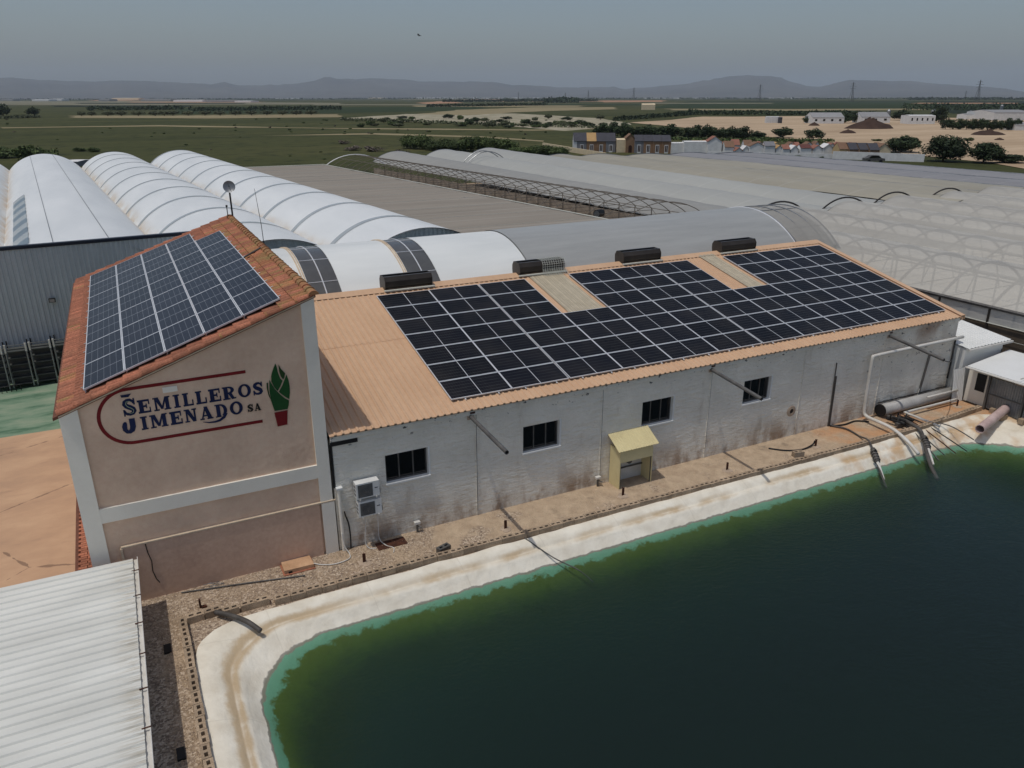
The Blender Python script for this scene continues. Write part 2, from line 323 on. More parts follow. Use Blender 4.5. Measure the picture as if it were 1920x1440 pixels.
    c = t.mix(t.sstep(t.noise(P, .16, 5, .7), .5, .68), c, s(44,50,29))
    c = t.mix(t.m('MULTIPLY', t.sstep(t.noise(PR, .22, 5, .7), .64, .74), .6), c, s(124,114,80)); t.col(c); D['field'] = m
    def land(nm, a, b, sc=.05, st=(.3,1,1), c3=None):
        m, t = mk(nm, .95, 0, .1); P = t.pos(); c = t.ramp(t.noise(t.mapv(P, st, (0, 0, -.35)), sc, 6, .65), [(.3, a), (.7, b)])
        if c3: c = t.mix(t.m('MULTIPLY', t.sstep(t.noise(P, sc*3, 5, .7), .6, .75), .8), c, c3)
        t.col(c); D[nm] = m
    land('dirt', s(194,172,144), s(160,138,112), .06, (.25,1,1), s(122,106,84))
    land('dirt_pale', s(150,138,108), s(124,114,86), .05, (.2,1,1), s(112,108,76))
    land('crop', s(52,64,38), s(42,52,32), .05); land('crop_dark', s(38,47,31), s(32,40,27), .05); land('ochre', s(170,134,106), s(150,116,92), .03)
    land('gh_floor', s(214,208,196), s(190,184,172), .5, (1,.3,1)); land('farmland', s(132,126,108), s(98,98,76), .02, (.2,1,1)); land('gh_soil', s(168,148,124), s(138,120,100), .3, (1,1,1)); land('soil', s(104,84,66), s(80,64,52), .4, (1,1,1)); land('mound', s(78,62,53), s(60,47,41), .3, (1,1,1)); land('rubble', s(186,176,156), s(110,108,80), .12, (1,1,1))
    land('hill', s(104,102,98), s(78,80,82), .0016, (1,1,1), s(140,126,112))
    def leaf(nm, a, b):
        m, t = mk(nm, .75, 0, .25); c = t.mix(t.sstep(t.noise(t.pos(), .9, 3), .35, .65), a, b); t.col(c)
        h = t.n('ShaderNodeHueSaturation'); t.put(h.inputs['Color'], c); t.put(h.inputs['Value'], t.m('ADD', t.m('MULTIPLY', t.rnd(), .5), .75)); t.col(h.outputs[0]); D[nm] = m
    leaf('leaf_dark', s(58,72,44), s(42,54,34)); leaf('leaf_mid', s(84,98,54), s(60,74,42)); leaf('leaf_olive', s(92,96,70), s(70,76,52)); leaf('leaf_dry', s(112,102,92), s(84,78,70))
    for nm, c in dict(cem_white=s(226,226,224), cem_grey=s(128,128,132), cem_brown=s(146,116,90), cem_tan=s(206,176,128), cem_cream=s(222,204,170), roof_dark=s(74,74,80), roof_ochre=s(186,152,104), roof_red=s(150,104,88), roof_brown=s(128,100,80), roof_maroon=s(104,66,60), door=s(60,36,28), farmroof=s(150,150,150)).items():
        D[nm] = mat(nm, c, None, 1.2, .85, rnd=.05, fine=.1)
special()
exec_order = []
# ------------------------------------------------------------------ ground, courtyard, pool
YX0, YX1, YY0, YY1 = -30, 60, -46, 24
def fillpoly(name, loops, z, matl, parent=None):
    vs = [Vector((p[0], p[1], 0)) for l in loops for p in l]
    tr = tessellate_polygon([[Vector((p[0], p[1], 0)) for p in l] for l in loops])
    mb = MB(); mb.add([(v.x, v.y, z) for v in vs], [list(t) for t in tr]); o = mb.build(name, matl, parent)
    for p in o.data.polygons:
        if p.normal.z < 0: o.data.flip_normals(); break
    return o
G = 30000
struct(fillpoly('ground', [[(-G,-G),(G,-G),(G,G),(-G,G)], [(YX0,YY0),(YX0,YY1),(YX1,YY1),(YX1,YY0)]], 0, MAT['field']))
def rrect(x0, x1, y0, y1, r, n=10, ne=60, wob=0, sd=0):       # rounded rectangle, same vertex count for every call
    pts = []
    cs = [(x0+r, y1-r, math.pi, math.pi/2), (x1-r*1.6, y1-r*1.6, math.pi/2, 0), (x1-r, y0+r, 0, -math.pi/2), (x0+r, y0+r, -math.pi/2, -math.pi)]
    for i, (cx, cy, a, b) in enumerate(cs):
        rr = r*1.6 if i == 1 else r
        for k in range(n+1):
            t = a+(b-a)*k/n; pts.append((cx+rr*math.cos(t), cy+rr*math.sin(t)))
        nx = cs[(i+1) % 4]; nr = r*1.6 if (i+1) % 4 == 1 else r
        e0 = pts[-1]; e1 = (nx[0]+nr*math.cos(nx[2]), nx[1]+nr*math.sin(nx[2]))
        for k in range(1, ne): pts.append((e0[0]+(e1[0]-e0[0])*k/ne, e0[1]+(e1[1]-e0[1])*k/ne))
    if wob:
        q = []
        for x, y in pts:
            d = mnoise.noise(Vector((x*1.1+sd, y*1.1, sd)))*wob + mnoise.noise(Vector((x*4+sd, y*4, sd)))*wob*.4
            cx, cy = 11.5, -22; L = math.hypot(x-cx, y-cy); q.append((x+(x-cx)/L*d, y+(y-cy)/L*d))
        pts = q
    return pts
def ring(ins, insb, z, r, wob=0, sd=0, zn=0.0):
    return [(x, y, z + zn*mnoise.noise(Vector((x*1.3, y*1.3, 5)))) for x, y in rrect(-4.12+ins, 27.4-ins, -44+ins, -1.9-insb, r, wob=wob, sd=sd)]
outer = ring(0, 0, .03, 1.35, .10, 3)
rows = [outer, ring(.10, .07, .055, 1.4, .06, 3, .02), ring(.42, .25, -.02, 1.5, .03, 3, .03), ring(.66, .40, -.13, 1.58, .03, 6, .02), ring(.70, .43, -.17, 1.6, .03, 6, .02), ring(.78, .49, -.14, 1.64, .02, 6, .015), ring(.92, .60, -.25, 1.7, .02, 6, .02),
        ring(1.2, .84, -.50, 2.0), ring(1.55, 1.25, -.78, 2.3), ring(2.1, 1.9, -1.15, 2.7), ring(3.2, 3.2, -1.9, 3.4), ring(5.5, 5.5, -3.4, 5)]
mb = MB(); mb.grid(rows, True); nb = len(rows[-1]); mb.add([(11.5, -22, -3.6)] + rows[-1], [[0, 1+i, 1+(i+1) % nb] for i in range(nb)])
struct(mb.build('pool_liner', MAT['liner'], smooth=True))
yh = [(p[0], p[1]) for p in ring(.06, .05, 0, 1.38, .06, 3)]
struct(fillpoly('yard', [[(YX0,YY0),(YX1,YY0),(YX1,YY1),(YX0,YY1)], yh[::-1]], 0.0, MAT['gravel']))
wr = ring(1.12, .78, -.5, 1.95); mb = MB(); n = len(wr)
mb.add([(x, y, -.5) for x, y, z in wr] + [(x, y, -6) for x, y, z in wr], [list(range(n))[::-1], list(range(n, 2*n))] + [[i, (i+1) % n, n+(i+1) % n, n+i] for i in range(n)])
struct(mb.build('water', MAT['water']))
struct(fillpoly('courtyard_concrete', [[(-30,-.2),(-6.6,-.2),(-6.72,6),(-6.85,13.4),(-30,13.8)]], .02, MAT['yard_orange']))
struct(fillpoly('courtyard_green_concrete', [[(-30,13.8),(-6.85,13.4),(-1,13.3),(-1,20.9),(-30,19)]], .016, MAT['yard_green']))
struct(fillpoly('bare_soil', [[(26.7,-9),(60,-9),(60,23.5),(27,23.5)]], .012, MAT['soil']))
struct(fillpoly('greenhouse_soil', [[(14,24.2),(60,24.2),(92,6),(92,90),(8,90)]], .014, MAT['gh_soil']))
struct(fillpoly('greenhouse_floor', [[(31.2,-14),(84,-14),(84,24),(31.2,24)]], .03, MAT['gh_floor']))
# clay paving beside the office wall
pv = struct(fillpoly('clay_paving', [[(-6.62,-.2),(-5.9,-.2),(-5.9,14),(-6.85,14),(-6.74,6)]], .024, MAT['deck']))
bm_ = MB().box(-.11, .11, -.055, .055, 0, .05).mesh('brick'); bm_.materials.append(MAT['terracotta'])
for i in range(3):
    for j in range(62): inst('brick', bm_, pv, (-6.44-.10*min(1,j/50)+i*.24+(.06 if j % 2 else 0), .15+j*.128, .03), (0, 0, random.uniform(-.04,.04)))
# loose gravel stones near the office wall
mb = MB()
for k in range(5200):
    if random.random() < .72: x, y = random.uniform(-4.9, 2.6), random.uniform(-1.75, -.05)
    else: x, y = random.uniform(-4.75, -4.2), random.uniform(-9, -1)
    if x < -4.15 and y > -1.2: pass
    a = random.uniform(.012, .034); q = random.uniform(0, 6.3); c, d = math.cos(q)*a, math.sin(q)*a; h = a*random.uniform(.5, 1)
    mb.add([(x+c,y+d,0),(x-d,y+c,0),(x-c*1.3,y-d*1.3,0),(x+d,y-c,0),(x+random.uniform(-.4,.4)*a,y,h)], [[0,1,4],[1,2,4],[2,3,4],[3,0,4]])
o = mb.build('gravel_stones', MAT['block'], fix=False); tag(o, 'loose gravel scattered between office wall and pool edge', 'gravel'); o['kind'] = 'stuff'
# ------------------------------------------------------------------ office building (gable with the painted sign)
TP = math.tan(.3406); PHI = .3406
rz = lambda x: 7.485 + TP*x                    # top of the roof deck
off = thing('office_building', 'tan rendered building with single-pitch terracotta roof and painted gable sign', 'building', (-3, 7, 0))
mb = MB(); mb.prism([(-5.95,-.3),(-.02,-.3),(-.02,rz(-.02)-.03),(-5.95,rz(-5.95)-.03)], lambda a,b:(a,.05,b), lambda a,b:(a,15.0,b))
mb.build('wall', MAT['stucco'], off)
def frontbox(nm, x0, x1, z0, z1, y0, m, y1=.06): return MB().box(x0, x1, y0, y1, z0, z1).build(nm, m, off)
mb = MB(); mb.prism([(-6.0,-.3),(-5.60,-.3),(-5.60,rz(-5.6)-.07),(-6.0,rz(-6.0)-.07)], lambda a,b:(a,-.02,b), lambda a,b:(a,.4,b)); mb.build('pilaster', MAT['greypaint'], off)
mb = MB(); mb.prism([(-.31,1.66),(.03,1.66),(.03,rz(.03)-.07),(-.31,rz(-.31)-.07)], lambda a,b:(a,-.02,b), lambda a,b:(a,.4,b)); mb.build('pilaster', MAT['greypaint'], off)
frontbox('pilaster', -.30, .06, -.3, 1.62, -.05, MAT['greypaint'])
frontbox('floor_band', -5.6, -.31, 2.41, 2.80, -.016, MAT['greypaint'])
frontbox('lower_patch', -5.27, -.36, -.3, 1.62, -.035, MAT['stucco_patch'])
frontbox('ledge', -5.31, .10, 1.632, 1.667, -.05, MAT['cream'])
frontbox('ledge', -5.33, -5.275, 1.0, 1.62, -.06, MAT['cream'])
frontbox('vent_grille', -3.76, -3.43, 5.50, 5.64, .03, MAT['greypaint'], .07)
mb = MB()
for k in range(6): mb.box(-3.75, -3.44, -.002+.04, .05, 5.505+k*.022, 5.515+k*.022)
mb.build('vent_slats', MAT['ac_grille'], off)
# wall crack cable
MB().tube([(-4.76,-.05,1.62),(-4.74,-.05,1.35),(-4.69,-.06,1.1),(-4.71,-.05,.8),(-4.66,-.055,.55),(-4.6,-.05,.42)], .012, 6).build('cable', MAT['black'], off)
# roof deck, tiles
rf = MB(); rf.prism([(-6.12,rz(-6.12)-.07),(.08,rz(.08)-.07),(.08,rz(.08)),(-6.12,rz(-6.12))], lambda a,b:(a,-.02,b), lambda a,b:(a,15.2,b)); rf = rf.build('roof', MAT['deck'], off)
mb = MB(); mb.prism([(-6.0,rz(-6.0)-.045),(.05,rz(.05)-.045),(.05,rz(.05)-.012),(-6.0,rz(-6.0)-.012)], lambda a,b:(a,-.045,b), lambda a,b:(a,-.021,b)); mb.build('verge_mortar', MAT['cream'], off)
def tile_mesh(nm, L, W0, W1, H, m, n=6):
    mb = MB(); rings = []
    for x, W, h in ((-L/2, W0, H), (L/2, W1, H*.82)):
        a = [(x, -W/2*math.cos(k*math.pi/n), h*math.sin(k*math.pi/n)+ (0.0 if x < 0 else -.012)) for k in range(n+1)]; rings.append(a)
    mb.grid(rings); k = n+1
    mb.f.append(list(range(k))); mb.f.append(list(range(k, 2*k))[::-1]); mb.f.append([0, n, k+n, k])
    me = mb.mesh(nm); me.materials.append(m); return me
tA = tile_mesh('tile', .46, .225, .19, .095, MAT['terracotta']); tB = tile_mesh('tile', .46, .225, .19, .095, MAT['lichen'])
cnt = 0; stuff = MB(); SL = .40
ca, sa = math.cos(PHI), math.sin(PHI)
nx, ny = 16, 68
cand = []
for i in range(nx):
    for j in range(ny):
        x = -5.98 + (i+.5)*SL*ca*.985; y = .02 + j*.223
        vis = (y < .42) or (i == 0) or (i >= 14) or (y > 14.25) or (i == 13 and y > 12.3)
        cand.append((not vis, x, y, i, j))
cand.sort(key=lambda c: (c[0], (c[1]-CAM.x)**2 + (c[2]-CAM.y)**2))
for hid, x, y, i, j in cand:
    z = rz(x) + .012 + (.018 if True else 0)
    if cnt < 236:
        inst('tile', tB if (i >= 14 and random.random() < .45) or random.random() < .12 else tA, rf, (x, y+random.uniform(-.008,.008), z), (random.uniform(-.03,.03), -PHI+.045, random.uniform(-.02,.02))); cnt += 1
    else:
        for p in [(-.23,-.11,.0),(-.23,-.055,.062),(-.23,.055,.062),(-.23,.11,0),(.23,-.095,-.012),(.23,-.047,.04),(.23,.047,.04),(.23,.095,-.012)]:
            q = Vector(p); a = -PHI+.045; stuff.v.append((x+q.x*math.cos(a)+q.z*math.sin(a), y+q.y, z-q.x*math.sin(a)+q.z*math.cos(a)))
        b = len(stuff.v)-8; stuff.f += [[b+k, b+k+1, b+k+5, b+k+4] for k in range(3)] + [[b, b+1, b+2, b+3]]
o = stuff.build('tile_field', MAT['terracotta'], rf); o['kind'] = 'stuff'
vA = tile_mesh('verge_tile', .46, .2, .17, .09, MAT['terracotta']); rA = tile_mesh('ridge_tile', .46, .27, .23, .11, MAT['lichen'])
for i in range(16):
    x = -5.95 + (i+.5)*SL*ca*.99
    inst('verge_tile', vA, rf, (x, -.0, rz(x)+.03), (random.uniform(-.05,.05), -PHI+.03, 0)); inst('verge_tile', vA, rf, (x, 15.12, rz(x)+.035), (0, -PHI+.03, 0))
for j in range(38): inst('ridge_tile', rA, rf, (.02, .1+j*.4, rz(.02)+.05), (random.uniform(-.03,.03), random.uniform(-.04,.04), math.pi/2))
# painted sign on the gable
YS = [.048]
def wallpoly(mb, poly, d=.006):
    YS[0] -= .00012; y = YS[0]; mb.prism(poly, lambda a,b:(a,y,b), lambda a,b:(a,y-d,b))
def stroke(mb, pts, n=1):
    P = [Vector((p[0], p[1])) for p in pts]; L = []; R = []
    for i, p in enumerate(P):
        t = (P[min(i+1,len(P)-1)]-P[max(i-1,0)]).normalized(); nn = Vector((-t.y, t.x)); h = pts[i][2]/2
        L.append(p+nn*h); R.append(p-nn*h)
    wallpoly(mb, [tuple(p) for p in L] + [tuple(p) for p in R[::-1]])
R0 = MB()
arc = [(-4.53+.685*math.cos(a), 5.045+.685*math.sin(a), .08) for a in [math.pi/2+k*math.pi/24 for k in range(25)]]
sg = [(-1.82,5.735,.08),(-3.0,5.735,.08),(-4.2,5.732,.08)] + arc + [(-4.2,4.357,.08),(-3.0,4.347,.08),(-1.56,4.335,.08)]
stroke(R0, sg); sign = R0.build('painted_sign', MAT['red_paint'], off); sign['label'] = 'red rounded outline of the painted company sign'
def ell(cx, cy, rx, ry, a0, a1, n=20): return [(cx+rx*math.cos(a0+(a1-a0)*k/n), cy+ry*math.sin(a0+(a1-a0)*k/n)) for k in range(n+1)]
def letter(ch, x0, x1, z0, z1, m='blue_paint'):
    mb = MB(); w_, h_ = x1-x0, z1-z0; U = lambda pl: [(x0+a*w_, z0+b*h_) for a, b in pl]
    B = lambda a0,a1,b0,b1: wallpoly(mb, U([(a0,b0),(a1,b0),(a1,b1),(a0,b1)]))
    Pg = lambda *p: wallpoly(mb, U(p))
    if ch == 'E': B(.1,.45,0,1); B(0,.95,.86,1); B(0,1,0,.14); B(.4,.7,.44,.57); B(.64,.73,.33,.68); B(.85,.95,.62,.9); B(.9,1,.05,.4)
    elif ch == 'I': B(.22,.78,0,1); B(0,1,0,.11); B(0,1,.89,1)
    elif ch == 'L': B(.1,.45,0,1); B(0,1,0,.13); B(0,.58,.89,1); B(.88,1,.05,.45)
    elif ch == 'M': B(.09,.2,0,1); B(.70,.92,0,1); B(0,.32,0,.1); B(.6,1,0,.1); B(0,.28,.9,1); B(.72,1,.9,1); Pg((.08,1),(.32,1),(.56,.1),(.42,.1)); Pg((.42,.1),(.54,.1),(.80,1),(.7,1))
    elif ch == 'N': B(.12,.26,0,1); B(.76,.9,0,1); B(0,.38,0,.1); B(.62,1,.9,1); B(0,.3,.9,1); Pg((.06,1),(.4,1),(.92,0),(.64,0))
    elif ch == 'A': Pg((.1,0),(.22,0),(.54,1),(.42,1)); Pg((.36,1),(.62,1),(.95,0),(.62,0)); B(.22,.72,.25,.35); B(0,.34,0,.1); B(.54,1,0,.1)
    elif ch == 'O': wallpoly(mb, U(ell(.5,.5,.5,.52,.001,math.pi,16)+ell(.5,.5,.24,.38,math.pi,.001,16))); wallpoly(mb, U(ell(.5,.5,.5,.52,math.pi,2*math.pi-.001,16)+ell(.5,.5,.24,.38,2*math.pi-.001,math.pi,16)))
    elif ch == 'D': B(.1,.42,0,1); B(0,.45,0,.1); B(.0,.5,.9,1); wallpoly(mb, U(ell(.45,.5,.53,.5,-1.2,math.pi/2,16)+ell(.45,.5,.24,.38,math.pi/2,-1.2,16)))
    elif ch == 'R': B(.1,.42,0,1); B(0,.55,0,.1); B(0,.5,.9,1); wallpoly(mb, U(ell(.48,.72,.42,.28,-math.pi/2,math.pi/2,14)+ell(.48,.72,.16,.16,math.pi/2,-math.pi/2,14))); B(.42,.49,.9,1); B(.42,.49,.44,.56); Pg((.42,.47),(.68,.5),(.86,.1),(1,.12),(1,.02),(.66,0))
    elif ch == 'S':
        stroke(mb, [(x0+a*w_, z0+b*h_, t*h_) for a, b, t in [(.86,.70,.10),(.80,.84,.14),(.62,.92,.17),(.42,.91,.2),(.24,.82,.24),(.2,.70,.26),(.32,.58,.27),(.55,.48,.29),(.76,.37,.27),(.82,.25,.25),(.70,.12,.2),(.48,.08,.17),(.28,.11,.15),(.16,.2,.13),(.1,.33,.10)]])
        B(.84,.96,.62,1); B(.02,.14,0,.38)
    elif ch == 'J': stroke(mb, [(x0+a*w_, z0+b*h_, t*w_) for a, b, t in [(.80,1,.42),(.80,.7,.42),(.79,.45,.42),(.70,.24,.40),(.52,.14,.32),(.34,.16,.30),(.2,.32,.34),(.2,.55,.36),(.26,.72,.30),(.3,.82,.14)]])
    return mb.build('letter', MAT[m], sign)
for ch, a, b in [('S',-4.68,-4.39),('E',-4.355,-4.08),('M',-4.015,-3.635),('I',-3.565,-3.42),('L',-3.355,-3.12),('L',-3.06,-2.81),('E',-2.755,-2.475),('R',-2.43,-2.12),('O',-2.06,-1.75),('S',-1.70,-1.455)]:
    letter(ch, a, b, 5.07 if b > -4.38 else 5.06, 5.41 if b > -4.38 else 5.49)
for ch, a, b in [('J',-4.77,-4.47),('I',-4.355,-4.205),('M',-4.15,-3.76),('E',-3.705,-3.43),('N',-3.375,-3.09),('A',-3.03,-2.72),('D',-2.66,-2.37),('O',-2.31,-2.0)]:
    letter(ch, a, b, 4.645 if ch != 'J' else 4.60, 4.985)
letter('S', -1.89, -1.75, 4.65, 4.85, 'black'); letter('A', -1.725, -1.56, 4.65, 4.845, 'black')
mb = MB(); wallpoly(mb, [(-4.675,5.605),(-4.445,5.61),(-4.51,5.535),(-4.66,5.545)]); mb.build('letter_accent', MAT['blue_paint'], sign)
mb = MB(); stroke(mb, [(-4.47,5.40,.008),(-4.52,5.43,.01),(-4.58,5.42,.012),(-4.60,5.36,.012),(-4.57,5.30,.012),(-4.50,5.25,.012),(-4.45,5.20,.012),(-4.47,5.13,.012),(-4.53,5.12,.01),(-4.58,5.15,.008)]); mb.build('letter_scroll', MAT['pale_line'], sign)
mb = MB(); stroke(mb, [(-2.98,4.59,.008),(-2.84,4.548,.03),(-2.7,4.54,.045),(-2.58,4.56,.06),(-2.47,4.63,.07),(-2.41,4.73,.075)]); mb.build('letter_swash', MAT['blue_paint'], sign)
mb = MB(); wallpoly(mb, [(-1.08,5.84),(-1.14,5.72),(-1.19,5.6),(-1.22,5.5),(-1.23,5.38),(-1.17,5.2),(-1.10,5.09),(-1.02,5.21),(-.95,5.35),(-1.0,5.42),(-1.04,5.58),(-1.055,5.74)]); mb.build('painted_leaf', MAT['green_paint'], sign)
mb = MB(); wallpoly(mb, [(-1.005,5.80),(-.955,5.67),(-.865,5.54),(-.90,5.42),(-.935,5.38),(-.985,5.48),(-1.01,5.62)]); mb.build('painted_leaf', MAT['darkgreen_paint'], sign)
mb = MB(); wallpoly(mb, [(-.835,5.5),(-.80,5.34),(-.79,5.18),(-.80,5.0),(-.835,4.82),(-.93,4.90),(-1.03,5.01),(-1.075,5.065),(-.97,5.22)]); mb.build('painted_leaf', MAT['green_paint'], sign)
mb = MB(); wallpoly(mb, [(-1.275,5.43),(-1.235,5.33),(-1.16,5.15),(-1.05,4.99),(-.94,4.86),(-.845,4.785),(-.865,4.66),(-.905,4.555),(-1.235,4.56),(-1.26,4.68),(-1.295,4.88),(-1.30,5.15)]); mb.build('painted_leaf', MAT['green_paint'], sign)
mb = MB(); wallpoly(mb, [(-1.35,5.35),(-1.315,5.36),(-1.325,5.15),(-1.295,4.88),(-1.335,5.0),(-1.36,5.2)]); mb.build('painted_leaf', MAT['darkgreen_paint'], sign)
mb = MB(); wallpoly(mb, [(-1.245,4.515),(-.91,4.525),(-.955,4.125),(-1.205,4.115)]); mb.build('painted_pot', MAT['red_paint'], sign)
# ------------------------------------------------------------------ photovoltaic array on the office roof
arr = thing('solar_array', 'blue polycrystalline solar panel array on the terracotta office roof', 'solar panels', (-3, 7, 6.7))
def pv(nm, W, H, glass, rim):
    mb = MB()
    for x0,x1,y0,y1 in ((-W/2,W/2,-H/2,-H/2+rim),(-W/2,W/2,H/2-rim,H/2),(-W/2,-W/2+rim,-H/2+rim,H/2-rim),(W/2-rim,W/2,-H/2+rim,H/2-rim)): mb.box(x0,x1,y0,y1,-.04,0)
    f = mb.mesh(nm); f.materials.append(MAT['alu'])
    g = MB().quad((-W/2+rim,-H/2+rim,-.006),(W/2-rim,-H/2+rim,-.006),(W/2-rim,H/2-rim,-.006),(-W/2+rim,H/2-rim,-.006)).mesh('glass', fix=False); g.materials.append(glass)
    b = MB().quad((-W/2+rim,H/2-rim,-.035),(W/2-rim,H/2-rim,-.035),(W/2-rim,-H/2+rim,-.035),(-W/2+rim,-H/2+rim,-.035)).mesh('back_sheet', fix=False); b.materials.append(MAT['black'])
    return f, g, b
pf, pg, pb = pv('panel', .988, 1.945, MAT['pv_poly'], .022)
AX = Vector((ca, 0, sa)); A0 = Vector((-5.437, .406, 5.756))
for i in range(5):
    for j in range(7 if i < 4 else 6):
        c = A0 + AX*(.9995*(i+.5)) + Vector((0, 1.9557*(j+.5), 0))
        o = inst('panel', pf, arr, c, (0, -PHI, 0))
        for nm, me in (('glass', pg), ('back_sheet', pb)):
            q = bpy.data.objects.new(nm, me); COL.objects.link(q); q.parent = o
NZ = Vector((-sa, 0, ca))
for j in range(7):
    for dy in (.42, 1.52):
        y = .406 + 1.9557*j + dy; e = 5.13 if j < 6 else 4.13
        a = A0 + AX*(-.09) + NZ*(-.065); b = A0 + AX*(e-.05) + NZ*(-.065)
        MB().tube([(a.x, y, a.z), (b.x, y, b.z)], .014, 6).build('rail', MAT['galv'], arr)
for i in range(6):
    for y in (.5, 7, 13.0):
        p = A0 + AX*(.9995*i+(.05 if i < 5 else -.05)); MB().tube([(p.x, y, p.z-.06), (p.x, y, rz(p.x)+.02)], .018, 6).build('bracket', MAT['alu'], arr)
# mast, dish and whip antenna on the ridge
an = thing('dish_antenna', 'thin black mast with grey dish at far end of terracotta ridge', 'antenna', (.1, 14.6, 7.3))
MB().tube([(.1,14.6,7.2),(.1,14.6,8.62)], .035, 8).build('mast', MAT['black'], an)
MB().tube([(-.08,14.65,7.2),(-.08,14.65,8.0)], .018, 6).build('stay', MAT['black'], an)
MB().tube([(-.08,14.65,7.97),(-.08,14.65,8.05)], .04, 6).build('stay_cap', MAT['black'], an)
mb = MB(); dd = Vector((-.15,-.95,.28)).normalized(); e1 = dd.orthogonal().normalized(); e2 = dd.cross(e1); c0 = Vector((.1,14.52,8.78))
mb.grid([[c0+dd*(.07*q*q-.02)+(e1*math.cos(k*math.pi/10)+e2*math.sin(k*math.pi/10))*.24*q for k in range(20)] for q in (.02,.35,.7,1)], True)
ds = mb.build('dish', MAT['galv'], an, smooth=True)
MB().tube([c0, c0+dd*.2], .018, 6).build('feed_horn', MAT['black'], ds)
wa = thing('whip_antenna', 'tall thin whip antenna at the middle of the terracotta ridge', 'antenna', (.1, 7.4, 7.3))
MB().tube([(.12,7.4,7.1),(.1,7.42,8.2),(.02,7.45,9.4)], .014, 6, r2=.006).build('rod', MAT['black'], wa); MB().tube([(.12,7.4,7.05),(.12,7.4,7.35)], .035, 8).build('base', MAT['black'], wa)
o = MB().tube([(-.72,6.3,7.42),(-.3,6.7,7.52),(.02,6.9,7.62),(.12,7.0,7.58),(.14,7.02,7.3)], .03, 8).build('cable_conduit', MAT['hose']); tag(o, 'purple grey cable conduit bent over the terracotta ridge', 'conduit')
# ------------------------------------------------------------------ warehouse
TH = .2212; TT = math.tan(TH); wz = lambda y: 3.625 + TT*y
wh = thing('warehouse', 'long whitewashed block warehouse with orange corrugated roof beside the pool', 'warehouse', (13, 4, 0))
WX0, WX1 = .10, 26.5
WIN = [(1.60,2.90),(6.02,7.32),(10.50,11.78),(14.93,16.22)]
mb = MB(); xs = sorted([WX0, WX1] + [v for a in WIN for v in a])      # wall with real openings
for a, b in zip(xs[:-1], xs[1:]):
    if any(abs(a-w_[0]) < 1e-6 for w_ in WIN): mb.box(a, b, 0, .22, -.4, 1.77); mb.box(a, b, 0, .22, 2.66, 3.56)
    else: mb.box(a, b, 0, .22, -.4, 3.56)
import bmesh
def clean(o):
    bm = bmesh.new(); bm.from_mesh(o.data); bmesh.ops.remove_doubles(bm, verts=bm.verts, dist=.0005)
    dead = [f for f in bm.faces if abs(f.normal.x) > .9 and WX0+.01 < f.calc_center_median().x < WX1-.01 and not any(abs(f.calc_center_median().x-v) < .01 for w_ in WIN for v in w_)]
    bmesh.ops.delete(bm, geom=dead, context='FACES'); bm.to_mesh(o.data); bm.free()
wall = mb.build('wall', MAT['whitewash'], wh)
mb = MB(); mb.prism([(0.22,-.4),(8.2,-.4),(8.2,wz(8.2)-.1),(.22,wz(.22)-.1)], lambda a,b:(26.25,a,b), lambda a,b:(26.49,a,b)); mb.build('end_wall', MAT['whitewash'], wh)
mb = MB(); mb.box(WX0+.02, 26.2, .6, 8.0, 3.0, 3.04); mb.build('inner_ceiling', MAT['black'], wh)
mb = MB(); mb.box(.12, 26.2, 3.0, 3.1, 0, 3.4); mb.build('inner_wall', MAT['brown_metal'], wh)
MB().box(WX0, 26.52, -.035, .2, 3.40, 3.60).build('eave_beam', MAT['whitewash'], wh)
for x in (4.43, 8.90, 13.37, 17.80, 22.15): # expansion joints between wall bays
    MB().box(x-.03, x+.0, -.02, .01, 0, 3.39).build('joint_cover', MAT['whitewash'], wh)
    MB().box(x+.0, x+.022, -.005, .01, .15, 3.39).build('joint_gap', MAT['black'], wh)
for k, (a, b) in enumerate(WIN):
    z0, z1 = 1.775, 2.655
    mb = MB()
    for q in ((a,b,z0,z0+.05),(a,b,z1-.05,z1),(a,a+.05,z0+.05,z1-.05),(b-.05,b,z0+.05,z1-.05)): mb.box(q[0],q[1],.12,.17,q[2],q[3])
    for u in (1/3, 2/3): x = a+(b-a)*u; mb.box(x-.018,x+.018,.12,.16,z0+.05,z1-.05)
    fr = mb.build('window', MAT['steel_dark'], wh)
    for u in range(3):
        x = a+(b-a)*u/3; MB().box(x+.03, x+(b-a)/3-.03, .135+.008*(u % 2), .14+.008*(u % 2), z0+.05, z1-.05).build('pane', MAT['dark_glass'], fr)
    MB().box(a-.03, b+.04, -.05, .12, z0-.05, z0).build('sill', MAT['white'], fr)
    mb = MB(); mb.box(b-.012, b+.05, -.02, .0, z0, z1+.02); mb.box(b-.01, b-.002, 0, .12, z0, z1); mb.build('reveal', MAT['white'], fr)
# roof sheets: ribs run up the slope
def ribbed(x0, x1, y0, y1, zf, pitch, h, lift=0.0, th=.004, ys=None):
    mb = MB(); prof = []; x = x0
    while x < x1-1e-6:
        for d, z in ((0,0),(pitch*.55,0),(pitch*.66,h),(pitch*.88,h)):
            if x+d <= x1: prof.append((x+d, z))
        x += pitch
    prof.append((x1, 0)); ys = ys or [y0, y1]
    mb.grid([[(x, y, zf(y)+z+lift) for x, z in prof] for y in ys]); mb.grid([[(x, y, zf(y)+z+lift-th) for x, z in prof] for y in (ys[0], ys[0])] if False else [[(x, ys[0], zf(ys[0])+z+lift) for x, z in prof], [(x, ys[0], zf(ys[0])+z+lift-.03) for x, z in prof]])
    return mb
ribbed(.08, 26.62, -.10, 4.5, wz, .212, .032, .0).build('roof_sheet', MAT['orange'], wh)
ribbed(.08, 26.62, 4.38, 8.1, wz, .212, .032, .012).build('roof_sheet', MAT['orange'], wh)
